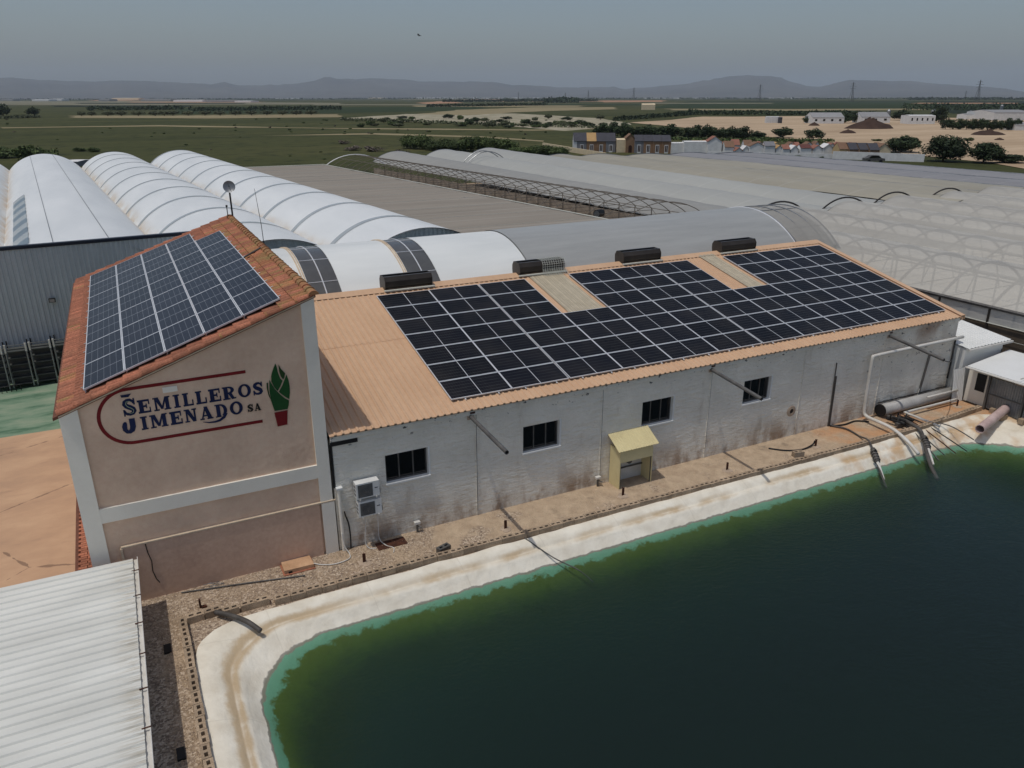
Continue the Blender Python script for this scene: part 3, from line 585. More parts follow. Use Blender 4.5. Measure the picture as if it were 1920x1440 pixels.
MB().quad((.08,-.08,wz(-.08)-.04),(26.6,-.08,wz(-.08)-.04),(26.6,8.1,wz(8.1)-.04),(.08,8.1,wz(8.1)-.04)).build('roof_underlay', MAT['brown_metal'], wh)
bz = lambda y: wz(8.1) - .30*(y-8.1)
ribbed(.08, 26.62, 8.1, 8.95, bz, .212, .03, .0).build('rear_roof_sheet', MAT['orange'], wh)
mb = MB(); mb.grid([[(x, 7.72, wz(7.72)+.052), (x, 8.1, wz(8.1)+.075), (x, 8.5, bz(8.5)+.045)] for x in (.06, 26.64)]); mb.build('ridge_cap', MAT['orange'], wh)
mb = MB()                                              # verge flashing at the right end
mb.box(26.50, 26.60, -.1, 0, wz(0)-.16, wz(0)+.0); 
mb.prism([(-.1,wz(-.1)+.045),(8.1,wz(8.1)+.045),(8.1,wz(8.1)+.065),(-.1,wz(-.1)+.065)], lambda a,b:(26.44,a,b), lambda a,b:(26.70,a,b))
mb.prism([(-.1,wz(-.1)-.12),(8.1,wz(8.1)-.12),(8.1,wz(8.1)+.045),(-.1,wz(-.1)+.045)], lambda a,b:(26.67,a,b), lambda a,b:(26.70,a,b)); mb.build('verge_flashing', MAT['orange'], wh)
for x0, x1 in ((10.28,11.80),(19.02,19.86)):
    ribbed(x0, x1, 4.46, 7.70, wz, .212, .012, .05).build('skylight_sheet', MAT['skylight'], wh)
    ribbed(x0-.02, x1+.02, 7.72, 8.08, lambda y: wz(y)+.055, .212, .004, .004).build('skylight_cap', MAT['skylight'], wh)
# rain gutter debris gap at the left end and pipes on the joint with the office
MB().box(.10, .85, -.05, .03, 3.28, 3.39).build('eave_gap', MAT['black'], wh)
MB().box(.085, .14, -.02, .05, 2.0, 3.3).build('joint_gap', MAT['black'], wh)
dp = MB().tube([(.20,-.07,0),(.20,-.07,1.98)], .05, 10).build('downpipe', MAT['greypaint'], wh); MB().box(.13,.30,-.15,.0,1.97,2.03).build('downpipe_cap', MAT['white'], dp)
# ------------------------------------------------------------------ photovoltaic array on the warehouse
ar2 = thing('solar_array', 'large black monocrystalline solar panel array on the orange warehouse roof', 'solar panels', (15, 4, 4.6))
qf, qg, qb = pv('panel', 2.006, 1.006, MAT['pv_mono'], .02)
ct, st_ = math.cos(TH), math.sin(TH); UP = Vector((0, ct, st_)); B0 = Vector((3.8473, .4057, 3.828)); N2 = Vector((0, -st_, ct))
colx = lambda i: B0.x + 2.02*i + .038*(i >= 2) + .038*(i >= 6)
for i in range(11):
    for j in range(7 if i not in (3, 7) else 4):
        c = Vector((colx(i)+1.0, B0.y, B0.z)) + UP*(1.0275*(j+.5))
        o = inst('panel', qf, ar2, c, (TH, 0, 0))
        for nm, me in (('glass', qg), ('back_sheet', qb)):
            q = bpy.data.objects.new(nm, me); COL.objects.link(q); q.parent = o
for i in range(11):
    for dx in (.45, 1.55):
        a = Vector((colx(i)+dx, B0.y, B0.z)) + UP*(-.06) + N2*(-.06); b = a + UP*(7.3 if i not in (3, 7) else 4.2)
        MB().tube([a, b], .022, 6).build('rail', MAT['alu'], ar2)
# ------------------------------------------------------------------ ridge ventilators
VT = [(4.32,6.15,'leftmost brown metal roof ventilator on the warehouse ridge'),(9.92,11.95,'brown metal roof ventilator half wrapped in pale safety net'),(14.92,16.85,'brown metal roof ventilator above the middle block of solar panels'),(20.32,22.35,'farthest right brown metal roof ventilator on the warehouse ridge')]
for k, (a, b, lb) in enumerate(VT):
    v = thing('roof_ventilator', lb, 'ventilator', ((a+b)/2, 8.1, 5.45), 'ridge ventilators')
    pr = [(7.86,5.50),(7.78,5.60),(7.78,5.78),(7.88,5.93),(7.93,5.93),(7.86,5.77),(7.86,5.62),(7.92,5.54)]
    for sg_, nm in ((1,'side_panel'),(-1,'side_panel')):
        mb = MB(); mb.prism([(8.1+(y-8.1)*sg_, z) for y, z in pr], lambda q,z:(a,q,z), lambda q,z:(b,q,z)); mb.build(nm, MAT['brown_metal'], v)
    for x0 in (a-.02, b-.01):
        mb = MB(); mb.prism([(7.80,5.49),(7.76,5.60),(7.76,5.79),(7.87,5.945),(8.33,5.945),(8.44,5.79),(8.44,5.60),(8.40,5.40)], lambda q,z:(x0,q,z), lambda q,z:(x0+.03,q,z)); mb.build('end_plate', MAT['brown_metal'], v)
    for sg_ in (1,-1): MB().tube([(a-.01, 8.1-.19*sg_, 5.945), (b+.01, 8.1-.19*sg_, 5.945)], .014, 6).build('rim', MAT['galv'], v)
    MB().box(a+.02, b-.02, 7.95, 8.25, 5.53, 5.62).build('throat', MAT['black'], v)
    MB().box(a-.06, b+.08, 7.66, 7.80, 5.43, 5.475).build('flashing', MAT['haymesh'], v)
nb_ = MB(); X0, X1 = 10.95, 12.02
prof = [(7.55,5.40),(7.70,5.52),(7.755,5.62),(7.75,5.80),(7.86,5.96),(8.10,5.97),(8.34,5.96)]
for k in range(11): x = X0+(X1-X0)*k/10; nb_.tube([(x, y, z+.006*math.sin(k*2+y*9)) for y, z in prof], .009, 4, caps=False)
import itertools
for i in range(len(prof)-1):
    for u in (0, .5): y = prof[i][0]+(prof[i+1][0]-prof[i][0])*u; z = prof[i][1]+(prof[i+1][1]-prof[i][1])*u; nb_.tube([(X0+(X1-X0)*k/10, y, z+.004*math.sin(k*3)) for k in range(11)], .009, 4, caps=False)
tag(nb_.build('safety_net', MAT['haymesh']), 'pale safety net draped over one roof ventilator', 'net')
# ------------------------------------------------------------------ pipes sticking out of the wall
for x, z0, z1, l, lb in ((4.26,3.37,3.23,2.43,'grey overflow pipe projecting from wall nearest the air conditioners'),(13.31,3.39,3.15,2.45,'grey overflow pipe projecting in front of the rightmost window'),(22.26,3.36,3.07,2.41,'grey overflow pipe projecting above the white water pipe')):
    t = thing('drain_pipe', lb, 'pipe', (x, 0, z0), 'pipes projecting from the wall')
    mb = MB(); mb.tube([(x,.02,z0),(x,-l,z1)], .062, 14, caps=False); mb.tube([(x,.0,z0),(x,-l+.002,z1)], .05, 14, caps=False); mb.grid([[(x+math.cos(a)*r_, -l, z1+math.sin(a)*r_) for a in [k*2*math.pi/14 for k in range(14)]] for r_ in (.062,.05)], True); mb.build('tube', MAT['steel_dark'], t, smooth=False)
    MB().box(x-.10,x+.10,-.03,.01,z0-.10,z0+.12).build('wall_plate', MAT['cement'], t); MB().box(x-.02,x+.14,-.045,-.03,z0+.08,z0+.14).build('clamp', MAT['rust'], t)
# ------------------------------------------------------------------ air conditioners
for z0, lb in ((1.66,'upper of two white air conditioner units left of the first window'),(1.08,'lower of two white air conditioner units left of the first window')):
    t = thing('air_conditioner', lb, 'air conditioner', (.95, -.2, z0), 'air conditioner units on the wall'); x0, x1, y0, y1, z1 = .62+(.03 if z0 < 1.5 else 0), 1.29+(.03 if z0 < 1.5 else 0), -.34, -.08, z0+.47
    MB().box(x0,x1,y0,y1,z0,z1).build('casing', MAT['ac_white'], t)
    g = MB().box(x0+.05,x0+.47,y0-.012,y0,z0+.04,z1-.04).build('fan_grille', MAT['ac_grille'], t)
    mb = MB()
    for r_ in (.06,.11,.16): mb.tube([(x0+.26+r_*math.cos(a), y0-.016, z0+.235+r_*math.sin(a)) for a in [k*math.pi/10 for k in range(21)]], .006, 4, caps=False)
    mb.build('grille_ring', MAT['steel_dark'], g)
    for k in range(3): MB().box(x0-.006,x0,y0+.06,y1-.05,z0+.08+k*.12,z0+.14+k*.12).build('side_louvre', MAT['ac_grille'], t)
    for x in (x0+.08, x1-.12): MB().box(x,x+.035,-.36,.0,z0-.045,z0-.004).build('bracket', MAT['pvc'], t)
    MB().box(x1-.14,x1-.05,y0-.004,y0,z0+.25,z0+.275).build('badge', MAT['navy'], t)
    MB().box(x1,x1+.03,-.3,-.12,z0+.05,z0+.2).build('valve_cover', MAT['ac_grille'], t)
def hose(nm, pts, r, m, lb, cat='hose', sub=6):
    P = [Vector(p) for p in pts]; out = []
    for i in range(len(P)-1):
        a, b, c, d = P[max(i-1,0)], P[i], P[i+1], P[min(i+2,len(P)-1)]
        for k in range(sub):
            t = k/sub; out.append(.5*((2*b)+(c-a)*t+(2*a-5*b+4*c-d)*t*t+(3*b-a-3*c+d)*t**3))
    out.append(P[-1]); o = MB().tube(out, r, 8).build(nm, MAT[m], smooth=True); tag(o, lb, cat); return o
hose('drain_hose', [(.85,-.2,1.05),(.84,-.18,.6),(.8,-.2,.2),(.86,-.3,.02),(1.05,-.42,.02)], .014, 'pvc', 'thin pale drain hose hanging under lower air conditioner')
hose('drain_hose', [(1.22,-.12,1.05),(1.24,-.1,.6),(1.24,-.12,.12),(1.35,-.4,.02),(1.5,-.62,.02),(1.42,-.85,.02)], .014, 'pvc', 'thin pale hose curling onto gravel beneath the air conditioners')
hose('cable', [(.30,-.1,1.25),(.33,-.06,1.1),(.40,-.05,.8),(.42,-.06,.4),(.40,-.08,.02)], .02, 'black', 'thick black cable hanging on wall left of air conditioners', 'cable')
hose('garden_hose', [(.17,-.12,.6),(.2,-.2,.2),(.28,-.35,.03),(.2,-.6,.03),(-.2,-.68,.03),(-.55,-.55,.03),(-.76,-.4,.05)], .016, 'pvc', 'pale hose looping from downpipe to the square cover')
o = MB().box(1.08,1.95,-.56,-.16,.004,.02).build('ac_shadow_patch', MAT['rust']); tag(o, 'dark brown painted shadow on gravel under the air conditioners', 'mat')  # thin dark sheet standing in for the shadow of the air conditioners
for x in (2.42, 8.78):
    t = thing('wall_tap', 'white capped tap stub at wall foot ' + ('right of the air conditioners' if x < 5 else 'left of the yellow box'), 'tap', (x, -.1, 0), 'tap stubs at the wall foot')
    MB().tube([(x,-.1,0),(x,-.1,.3)], .035, 8).build('standpipe', MAT['steel_dark'], t); MB().box(x-.09,x+.09,-.16,-.04,.29,.36).build('cap', MAT['pvc'], t); MB().tube([(x,-.1,.22),(x+.12,-.2,.18)], .018, 6).build('spout', MAT['steel_dark'], t)
# ------------------------------------------------------------------ yellow sheet-metal box
t = thing('pump_shelter', 'pale yellow sheet metal shelter with open front against the wall', 'shelter', (10, -.3, 0))
MB().box(9.27,9.30,-.62,-.03,0,1.40).build('side_panel', MAT['yellow'], t); MB().box(10.55,10.58,-.62,-.03,.0,1.30).build('side_panel', MAT['yellow'], t)
MB().box(9.30,10.55,-.62,-.60,.96,1.36).build('front_panel', MAT['yellow'], t); MB().box(9.30,10.55,-.06,-.035,0,1.3).build('back_panel', MAT['pvc'], t)
yz = lambda y: 1.42 + .62*(y+.68) if False else 1.42 + .55*(y+.68)
mb = MB(); x = 9.16
prof = []
while x < 10.72: prof += [(x,0),(x+.05,0),(x+.06,.012),(x+.09,.012)]; x += .1
mb.grid([[(a, y, yz(y)+z) for a, z in prof] for y in (-.70, .0)]); mb.grid([[(a, y, yz(y)+z-.012) for a, z in prof] for y in (-.70, .0)]); mb.build('roof_sheet', MAT['yellow'], t)
for x in (9.315, 10.52): MB().box(x,x+.02,-.6,-.58,0,1.0).build('corner_post', MAT['steel_dark'], t)
MB().box(9.3,10.55,-.12,-.09,.45,.49).build('rail', MAT['steel_dark'], t)
MB().tube([(9.95,-.1,.72),(9.95,-.22,.72)], .10, 12).build('gauge', MAT['steel_dark'], t)
# ------------------------------------------------------------------ rusty stubs in cement pads
SP = [(.54,-.95,'rusty iron post stub near the square cover'),(4.84,-1.14,'rusty iron post stub beside the first pipe shadow'),(9.15,-1.04,'rusty iron post stub in front of the yellow shelter'),(13.42,-1.16,'rusty iron post stub beside the second pipe shadow'),(17.66,-1.16,'rusty iron post stub with a black hose looped to it'),(22.5,-1.2,'rusty iron post stub among the irrigation pipes'),(26.0,-1.0,'rusty iron post stub beside the corrugated fence')]
for x, y, lb in SP:
    t = thing('post_stub', lb, 'post', (x, y, 0), 'rusty post stubs')
    mb = MB(); mb.box(x-.045,x+.045,y-.006,y+.006,0,.30); mb.box(x-.006,x+.006,y+.0061,y+.05,0,.30); mb.build('angle_iron', MAT['rust'], t)
    mb = MB(); n_ = 14; rr = [.17*random.uniform(.85,1.2) for k in range(n_)]
    mb.grid([[(x+rr[k]*q*math.cos(k*2*math.pi/n_), y+rr[k]*q*math.sin(k*2*math.pi/n_), z) for k in range(n_)] for q, z in ((1.1,-.01),(1,.018),(.05,.028))], True); mb.build('cement_pad', MAT['cement'], t)
# ------------------------------------------------------------------ hollow block edging
def block_mesh():
    L, W, H = .392, .19, .19; mb = MB()
    xs_ = [-L/2, -L/2+.05, -.035, .035, L/2-.05, L/2]; ys_ = [-W/2, -W/2+.06, W/2-.06, W/2]
    for i in range(5):
        for j in range(3):
            hole = i in (1, 3) and j == 1
            a, b, c, d = xs_[i], xs_[i+1], ys_[j], ys_[j+1]
            if not hole: mb.quad((a,c,H),(b,c,H),(b,d,H),(a,d,H))
            else:
                z = H-.12
                mb.quad((a,c,H),(a,c,z),(b,c,z),(b,c,H)); mb.quad((a,d,H),(b,d,H),(b,d,z),(a,d,z)); mb.quad((a,c,H),(a,d,H),(a,d,z),(a,c,z)); mb.quad((b,c,H),(b,c,z),(b,d,z),(b,d,H))
    for a, b, c, d in ((-L/2,L/2,-W/2,-W/2),(-L/2,L/2,W/2,W/2)): mb.quad((a,c,0),(b,c,0),(b,c,H),(a,c,H))
    for x in (-L/2, L/2): mb.quad((x,-W/2,0),(x,W/2,0),(x,W/2,H),(x,-W/2,H))
    base = len(mb.f)
    for i in (1, 3): a, b = xs_[i], xs_[i+1]; mb.quad((a,ys_[1],H-.12),(b,ys_[1],H-.12),(b,ys_[2],H-.12),(a,ys_[2],H-.12))
    me = mb.mesh('block', fix=False); me.materials.append(MAT['block']); me.materials.append(MAT['hole'])
    for p in me.polygons:
        if p.index >= base: p.material_index = 1
    return me
bmsh = block_mesh()
by = lambda x: -1.72 - .10*max(0, min(1, (x+2)/10)) - .10*max(0, min(1, (x-8)/8)) + .28*max(0, min(1, (x-21.5)/5))**1.5
t = thing('block_wall', 'single course of hollow concrete blocks edging the pool along the warehouse', 'block wall', (12, -1.9, 0))
x = -1.85
while x < 26.3:
    sl_ = (by(x+.2)-by(x-.2))/.4; inst('block', bmsh, t, (x, by(x)+random.uniform(-.008,.008), random.uniform(-.012,.006)), (random.uniform(-.02,.02), random.uniform(-.015,.015), math.atan(sl_)+random.uniform(-.012,.012))); x += .402
t = thing('block_wall', 'short loose row of hollow blocks between the two gaps at the pool corner', 'block wall', (-2.8, -1.65, 0))
for x, y, r_ in ((-3.10,-1.62,.05),(-2.66,-1.60,.03),(-2.36,-1.60,.0)): inst('block', bmsh, t, (x, y, 0), (0, 0, r_))
t = thing('block_wall', 'row of hollow concrete blocks running down the left side of the pool', 'block wall', (-4.3, -5, 0))
for k in range(2): inst('block', bmsh, t, (-3.92+k*.41, -1.50+k*.015, 0), (0, 0, .04+.02*k))
y = -1.70
while y > -12: inst('block', bmsh, t, (-4.21+.012*(-y-1.7)*.9+random.uniform(-.01,.01), y, random.uniform(-.01,.005)), (random.uniform(-.02,.02), 0, math.pi/2+.012+random.uniform(-.02,.02))); y -= .402
for x, y, r_, lb in ((2.72,-1.66,.3,'loose grey block lying on the gravel side of the edging near the window'),(16.15,-1.72,-.2,'loose block tipped on the edging beyond the second pipe shadow')):
    o = inst('loose_block', bmsh, None, (x, y, .0 if x < 5 else .02), (0, 0, r_)); tag(o, lb, 'block', 'loose blocks')
    o.data = bmsh.copy(); o.data.materials[0] = MAT['steel_dark'] if x < 5 else MAT['block']; o.location.z = .19 if x > 5 else .0; o.location.y += .22 if x < 5 else 0
# ------------------------------------------------------------------ things lying in the yard
t = thing('inspection_cover', 'tan square concrete cover on the gravel below the sign wall', 'cover', (-1.2, -.3, 0))
mb = MB(); mb.add([(-1.57,-.56,0),(-.77,-.58,0),(-.78,-.07,0),(-1.56,-.06,0),(-1.57,-.56,.14),(-.77,-.58,.14),(-.78,-.07,.12),(-1.56,-.06,.12)], [[4,5,6,7],[0,1,5,4],[1,2,6,5],[2,3,7,6],[3,0,4,7]]); mb.build('slab', MAT['wood'], t)
MB().box(-1.46,-1.36,-.575,-.555,.02,.09).build('opening', MAT['black'], t)
MB().box(-1.60,-.74,-.62,-.04,-.02,.03).build('base', MAT['terracotta'], t)
o = MB().tube([(-4.15,-.16,.03),(-2.6,-.50,.04),(-1.08,-.85,.03)], .02, 8).build('metal_pole', MAT['steel_dark']); tag(o, 'long thin grey pole lying on the gravel below the sign wall', 'pole')
hose('broken_pipe', [(-3.46,-1.60,.16),(-3.1,-2.0,.19),(-2.8,-2.35,.15),(-2.56,-2.68,.03)], .062, 'hose', 'short grey flexible pipe lying over the pool liner corner', 'pipe')
o = MB(); o.box(-3.79,-3.74,-1.06,-.99,0,.26); o.box(-3.74,-3.62,-1.08,-1.0,0,.05); o = o.build('pipe_elbow', MAT['rust']); tag(o, 'rusty upright pipe elbow on gravel near the pool corner', 'pipe')
hose('wire_coil', [(-3.6,-.1,.05),(-3.4,-.2,.12),(-3.2,-.1,.04),(-3.45,-.25,.06),(-3.3,-.35,.10),(-3.1,-.22,.03),(-3.5,-.15,.09)], .008, 'galv', 'tangled thin wire heap at the foot of the sign wall', 'wire')
for i, p in enumerate([(-4.62,-2.35),(-4.60,-5.8)]):
    o = MB().box(p[0]-.09,p[0]+.07,p[1]-.16,p[1]+.16,0,.05).build('dark_plate', MAT['black']); tag(o, ('dark square plate on gravel beside the shed shadow, farther of two', 'dark square plate on gravel beside the shed shadow, nearer of two')[i], 'plate', 'dark plates beside shed')
# low shed with white ribbed roof in the near left corner
t = thing('shed', 'low shed with white ribbed metal roof in the near left corner', 'shed', (-9.5, -6, 0))
mb = MB(); y = -.36; prof = []
while y > -15.5: prof += [(y,0),(y-.13,0),(y-.155,.035),(y-.225,.035)]; y -= .25
sz = lambda x: 1.47 + .012*(-5.1-x)
mb.grid([[(x, q, sz(x)+z) for q, z in prof] for x in (-18, -11.5, -5.08)]); mb.grid([[(x, q, sz(x)+z-.02) for q, z in prof] for x in (-18, -5.08)]); mb.build('roof_sheet', MAT['shed'], t)
mb = MB(); mb.box(-17.9,-5.22,-.48,-.42,0,1.42); mb.box(-5.25,-5.2,-15.4,-.45,0,1.42); mb.build('wall', MAT['white'], t)
mb = MB(); mb.prism([(-5.10,1.40),(-4.97,1.40),(-4.97,1.49),(-4.985,1.49),(-4.985,1.415),(-5.085,1.415),(-5.085,1.46),(-5.10,1.46)], lambda a,b:(a,-.34,b), lambda a,b:(a,-15.4,b)); gt = mb.build('gutter', MAT['pvc'], t)
for k in range(9): MB().box(-5.12,-4.96,-1.0-k*1.1,-.97-k*1.1,1.488,1.50).build('gutter_strap', MAT['rust'], gt)
# ------------------------------------------------------------------ pipework at the right end
hose('water_pipe', [(26.6,-.25,2.76),(24.5,-.25,2.75),(22.0,-.25,2.74),(21.4,-.25,2.73)], .07, 'pvc', 'white horizontal water pipe high along the right end of the wall', 'pipe', 2)
hose('water_pipe', [(21.4,-.25,2.73),(21.25,-.25,2.71),(21.2,-.25,2.6),(21.2,-.26,1.4),(21.2,-.28,.45),(21.2,-.36,.3)], .07, 'pvc', 'white vertical water pipe running down the wall to the ground', 'pipe', 4)
hose('water_pipe', [(21.2,-.36,.3),(21.15,-.6,.27),(21.1,-1.6,.26),(21.05,-2.4,.05),(21.0,-3.0,-.25)], .07, 'pvc', 'white water pipe crossing the dirt from wall into pool', 'pipe', 4)
t = thing('drum_pipe', 'large grey metal duct lying along the foot of the wall', 'pipe', (24.4, -.3, 0))
MB().tube([(22.15,-.3,.30),(26.55,-.3,.30)], .24, 16).build('tube', MAT['duct'], t, smooth=True); MB().tube([(22.12,-.3,.30),(22.16,-.3,.30)], .26, 16).build('end_ring', MAT['black'], t); MB().box(22.2,26.5,-.09,-.06,.51,.535).build('gasket', MAT['black'], t)
hose('water_pipe', [(26.4,-.62,.55),(24.5,-.62,.55)], .045, 'pvc', 'thin white pipe lying on top of the grey duct', 'pipe', 2)
hose('water_pipe', [(26.3,-.75,.2),(24.6,-.75,.2),(23.2,-.75,.2),(23.05,-.8,.2),(23.1,-1.3,.18),(23.2,-2.2,.12)], .05, 'pvc', 'thin white pipe bent toward the pool in front of grey duct', 'pipe', 4)
hose('suction_hose', [(22.2,-.6,.15),(22.3,-1.2,.2),(22.1,-1.7,.28),(22.1,-2.2,.12),(21.4,-3.0,-.2),(20.8,-3.7,-.42),(20.5,-4.2,-.62)], .07, 'hose', 'grey suction hose with fittings dropping into pool at right', 'hose')
hose('suction_hose', [(19.62,-.06,.04),(19.9,-.6,.06),(19.8,-1.3,.05),(19.5,-1.9,.2),(19.35,-2.3,.0),(18.9,-3.0,-.35),(18.35,-3.8,-.62)], .035, 'hose', 'thin dark hose from wall conduit into the pool', 'hose')
for nm, c, d, lb in (('foot_valve', (19.2,-2.55,-.12), (-.5,-.85,-.42), 'ribbed grey suction filter on the liner below the dark hose'), ('foot_valve', (21.7,-2.75,-.05), (-.55,-.75,-.35), 'ribbed dark pump filter on the liner among the right hoses')):
    c = Vector(c); d = Vector(d).normalized(); t = thing(nm, lb, 'filter', c, 'suction filters on the liner')
    MB().tube([c-d*.35, c+d*.3], .09, 12).build('body', MAT['hose'], t)
    for k in range(4): MB().tube([c+d*(-.22+k*.13), c+d*(-.18+k*.13)], .125, 12).build('collar', MAT['steel_dark'], t)
    MB().tube([c+d*.3, c+d*1.1], .055, 10, r2=.03).build('nozzle', MAT['pvc'], t)
    MB().tube([c-d*.1, c-d*.1+Vector((0,0,.2))], .03, 8).build('valve_handle', MAT['black'], t)
for k, (a, b) in enumerate([((22.5,-.7,.12),(21.9,-3.4,-.3)),((22.8,-.7,.12),(22.4,-3.5,-.3)),((23.0,-.8,.1),(22.9,-3.6,-.28)),((22.3,-1.0,.16),(21.5,-3.5,-.4)),((23.4,-1.9,.15),(23.7,-3.3,-.1))]):
    m_ = [Vector(a), Vector(a).lerp(Vector(b),.35)+Vector((.05,0,.08)), Vector(a).lerp(Vector(b),.7)+Vector((-.05,0,.1)), Vector(b)]
    hose('irrigation_tube', m_, .022, ('hose','rust','black','steel_dark','hose')[k], ('thin grey','thin rust coloured','thin black','thin dark steel','short grey')[k] + ' irrigation tube crossing the block edging at right', 'tube')
t = thing('pipe_bundle', 'tangle of black valves and manifolds by the block edging', 'valve manifold', (22.2, -1.3, 0))
for k in range(3): MB().tube([(21.9+k*.25,-.8-k*.1,.2),(21.95+k*.22,-1.6,.22+.05*k)], .06, 8).build('manifold', MAT['black'], t)
for k in range(4): MB().tube([(21.85+k*.22,-1.0-.2*(k % 2),.2),(21.85+k*.22,-1.0-.2*(k % 2),.42)], .03, 8).build('valve', MAT[('black','steel_dark')[k % 2]], t)
MB().box(21.75,22.6,-1.45,-1.3,.1,.22).build('bar', MAT['steel_dark'], t)
t = thing('large_pipe', 'thick pinkish plastic pipe lying over the pool edge at far right', 'pipe', (25.5, -2.8, 0))
mb = MB(); a, b = Vector((24.25,-3.12,.16)), Vector((26.75,-2.52,.34)); mb.tube([a,b], .175, 20, caps=False); mb.tube([a,b], .15, 20, caps=False); dd = (b-a).normalized(); e1 = dd.orthogonal().normalized(); e2 = dd.cross(e1)
mb.grid([[a+(e1*math.cos(k*math.pi/10)+e2*math.sin(k*math.pi/10))*r_ for k in range(20)] for r_ in (.175,.15)], True); lp = mb.build('tube', MAT['pinkpvc'], t, smooth=False)
MB().tube([b-dd*.05, b+dd*.15], .18, 16).build('coupling', MAT['black'], t)
t = thing('conduit', 'two thin dark conduits fixed upright on the warehouse wall', 'conduit', (19.5, 0, 0))
MB().tube([(19.55,-.03,.02),(19.5,-.03,2.66)], .022, 6).build('tube', MAT['hose'], t); MB().tube([(19.62,-.035,.02),(19.58,-.035,2.1)], .03, 6).build('tube', MAT['hose'], t)
t = thing('conduit', 'dark vertical pipe on the wall under the tip of the third pipe', 'conduit', (24.9, 0, 0))
MB().tube([(24.75,-.04,.5),(25.0,-.04,2.3)], .045, 8).build('tube', MAT['steel_dark'], t); MB().tube([(24.68,-.04,.3),(24.75,-.04,.7)], .02, 6).build('branch', MAT['pvc'], t)
hose('cable', [(22.26,-2.3,3.05),(24.5,-1.3,2.35),(26.35,-.1,2.4)], .018, 'black', 'black cable strung from pipe tip to the wall corner', 'cable')
hose('cable', [(26.45,-.06,2.75),(26.45,-.06,1.6),(26.4,-.08,.9)], .035, 'black', 'black cable bundle hanging at the right wall corner', 'cable')
hose('hose', [(15.96,-.52,.03),(16.4,-.95,.03),(17.0,-1.15,.03),(17.55,-1.1,.08),(17.66,-1.1,.22)], .028, 'black', 'curved black hose lying on the dirt strip')
hose('hose', [(19.6,-.1,.04),(20.2,-.25,.04),(20.9,-.2,.04),(21.3,-.5,.04)], .03, 'black', 'black hose along the wall foot near the white pipe')
t = thing('wall_outlet', 'round grey outlet ring set in the wall right of the last window', 'outlet', (17.44, 0, 1.04))
mb = MB(); mb.grid([[(17.44+r_*math.cos(k*math.pi/8), -.012-q, 1.05+r_*math.sin(k*math.pi/8)) for k in range(16)] for r_, q in ((.22,0),(.2,.02),(.10,.03),(.09,-.02))], True); mb.build('ring', MAT['cement'], t); MB().tube([(17.44,-.005,1.05),(17.44,-.02,1.05)], .088, 14).build('hole', MAT['black'], t)
hose('pool_rope', [(5.05,-1.95,.1),(5.6,-2.7,-.3),(6.1,-3.3,-.52),(6.35,-3.7,-.75)], .018, 'steel_dark', 'thin dark rope running down the liner into the water', 'rope')
# annex, sheet fence and lean-to at the right end
t = thing('annex', 'small white lean-to annex with ribbed roof at the warehouse end', 'annex', (28, .6, 0))
mb = MB(); mb.prism([(-.4,0),(1.7,0),(1.7,2.50),(-.4,2.24)], lambda a,b:(26.75,a,b), lambda a,b:(29.3,a,b)); mb.build('wall', MAT['white'], t)
mb = MB(); x = 26.72; prof = []
while x < 29.5: prof += [(x,0),(x+.12,0),(x+.14,.03),(x+.2,.03)]; x += .22
az = lambda y: 2.30 + .12*(y+.5)
mb.grid([[(a, y, az(y)+z) for a, z in prof] for y in (-.55, 1.8)]); mb.grid([[(a, y, az(y)+z-.03) for a, z in prof] for y in (-.55, 1.8)]); mb.build('roof_sheet', MAT['white'], t)
MB().tube([(29.2,-.45,1.3),(29.2,-.45,1.9)], .02, 6).build('hook', MAT['steel_dark'], t); MB().box(26.7,29.6,-.64,-.56,2.2,2.28).build('gutter', MAT['pvc'], t)
t = thing('sheet_fence', 'grey corrugated metal fence panels on dark posts at the far right', 'fence', (26.8, -4, 0))
for k in range(5):
    y0 = -1.75-k*1.45; mb = MB(); prof = []; y = y0
    while y > y0-1.38: prof += [(0,y),(0,y-.04),(.02,y-.05),(.02,y-.09)]; y -= .1
    mb.grid([[(26.72+a, y, z) for a, y in prof] for z in (.08, 1.42)]); mb.build('panel', MAT['galv'], t)
    MB().box(26.64,26.72,y0+.02,y0+.10,0,1.6).build('post', MAT['steel_dark'], t); MB().box(26.69,26.715,y0-1.36,y0+.02,.7,.74).build('rail', MAT['steel_dark'], t)
t = thing('lean_to_roof', 'flat off-white metal canopy over the corrugated fence at far right', 'canopy', (28, -4, 1.6))
mb = MB(); mb.add([(26.35,-.85,1.66),(29.6,-.55,1.80),(29.6,-9,1.80),(26.35,-9,1.66),(26.35,-.85,1.71),(29.6,-.55,1.85),(29.6,-9,1.85),(26.35,-9,1.71)], [[0,1,2,3],[7,6,5,4],[0,4,5,1],[1,5,6,2],[2,6,7,3],[3,7,4,0]]); mb.build('sheet', MAT['white'], t)
MB().box(26.36,29.6,-3.02,-3.0,1.80,1.86).build('seam', MAT['greypaint'], t); MB().tube([(26.33,-.8,1.64),(26.33,-9,1.64)], .04, 8).build('gutter', MAT['pvc'], t)
for y in (-1.2,-4.2,-7.2): MB().tube([(29.3,y,0),(29.3,y,1.8)], .04, 8).build('post', MAT['steel_dark'], t)
t = thing('leaning_sheet', 'white ribbed metal sheet standing upright beside the grey duct', 'metal sheet', (26.5, -.6, 0))
mb = MB(); x = 26.15; prof = []
while x < 26.85: prof += [(x,0),(x+.04,0),(x+.05,-.02),(x+.08,-.02)]; x += .1
mb.grid([[(a+.0, -.62+b+.12*z, z) for a, b in prof] for z in (.0, 1.45)]); mb.grid([[(a+.0, -.635+b+.12*z, z) for a, b in prof] for z in (.0, 1.45)]); mb.build('sheet', MAT['white'], t)
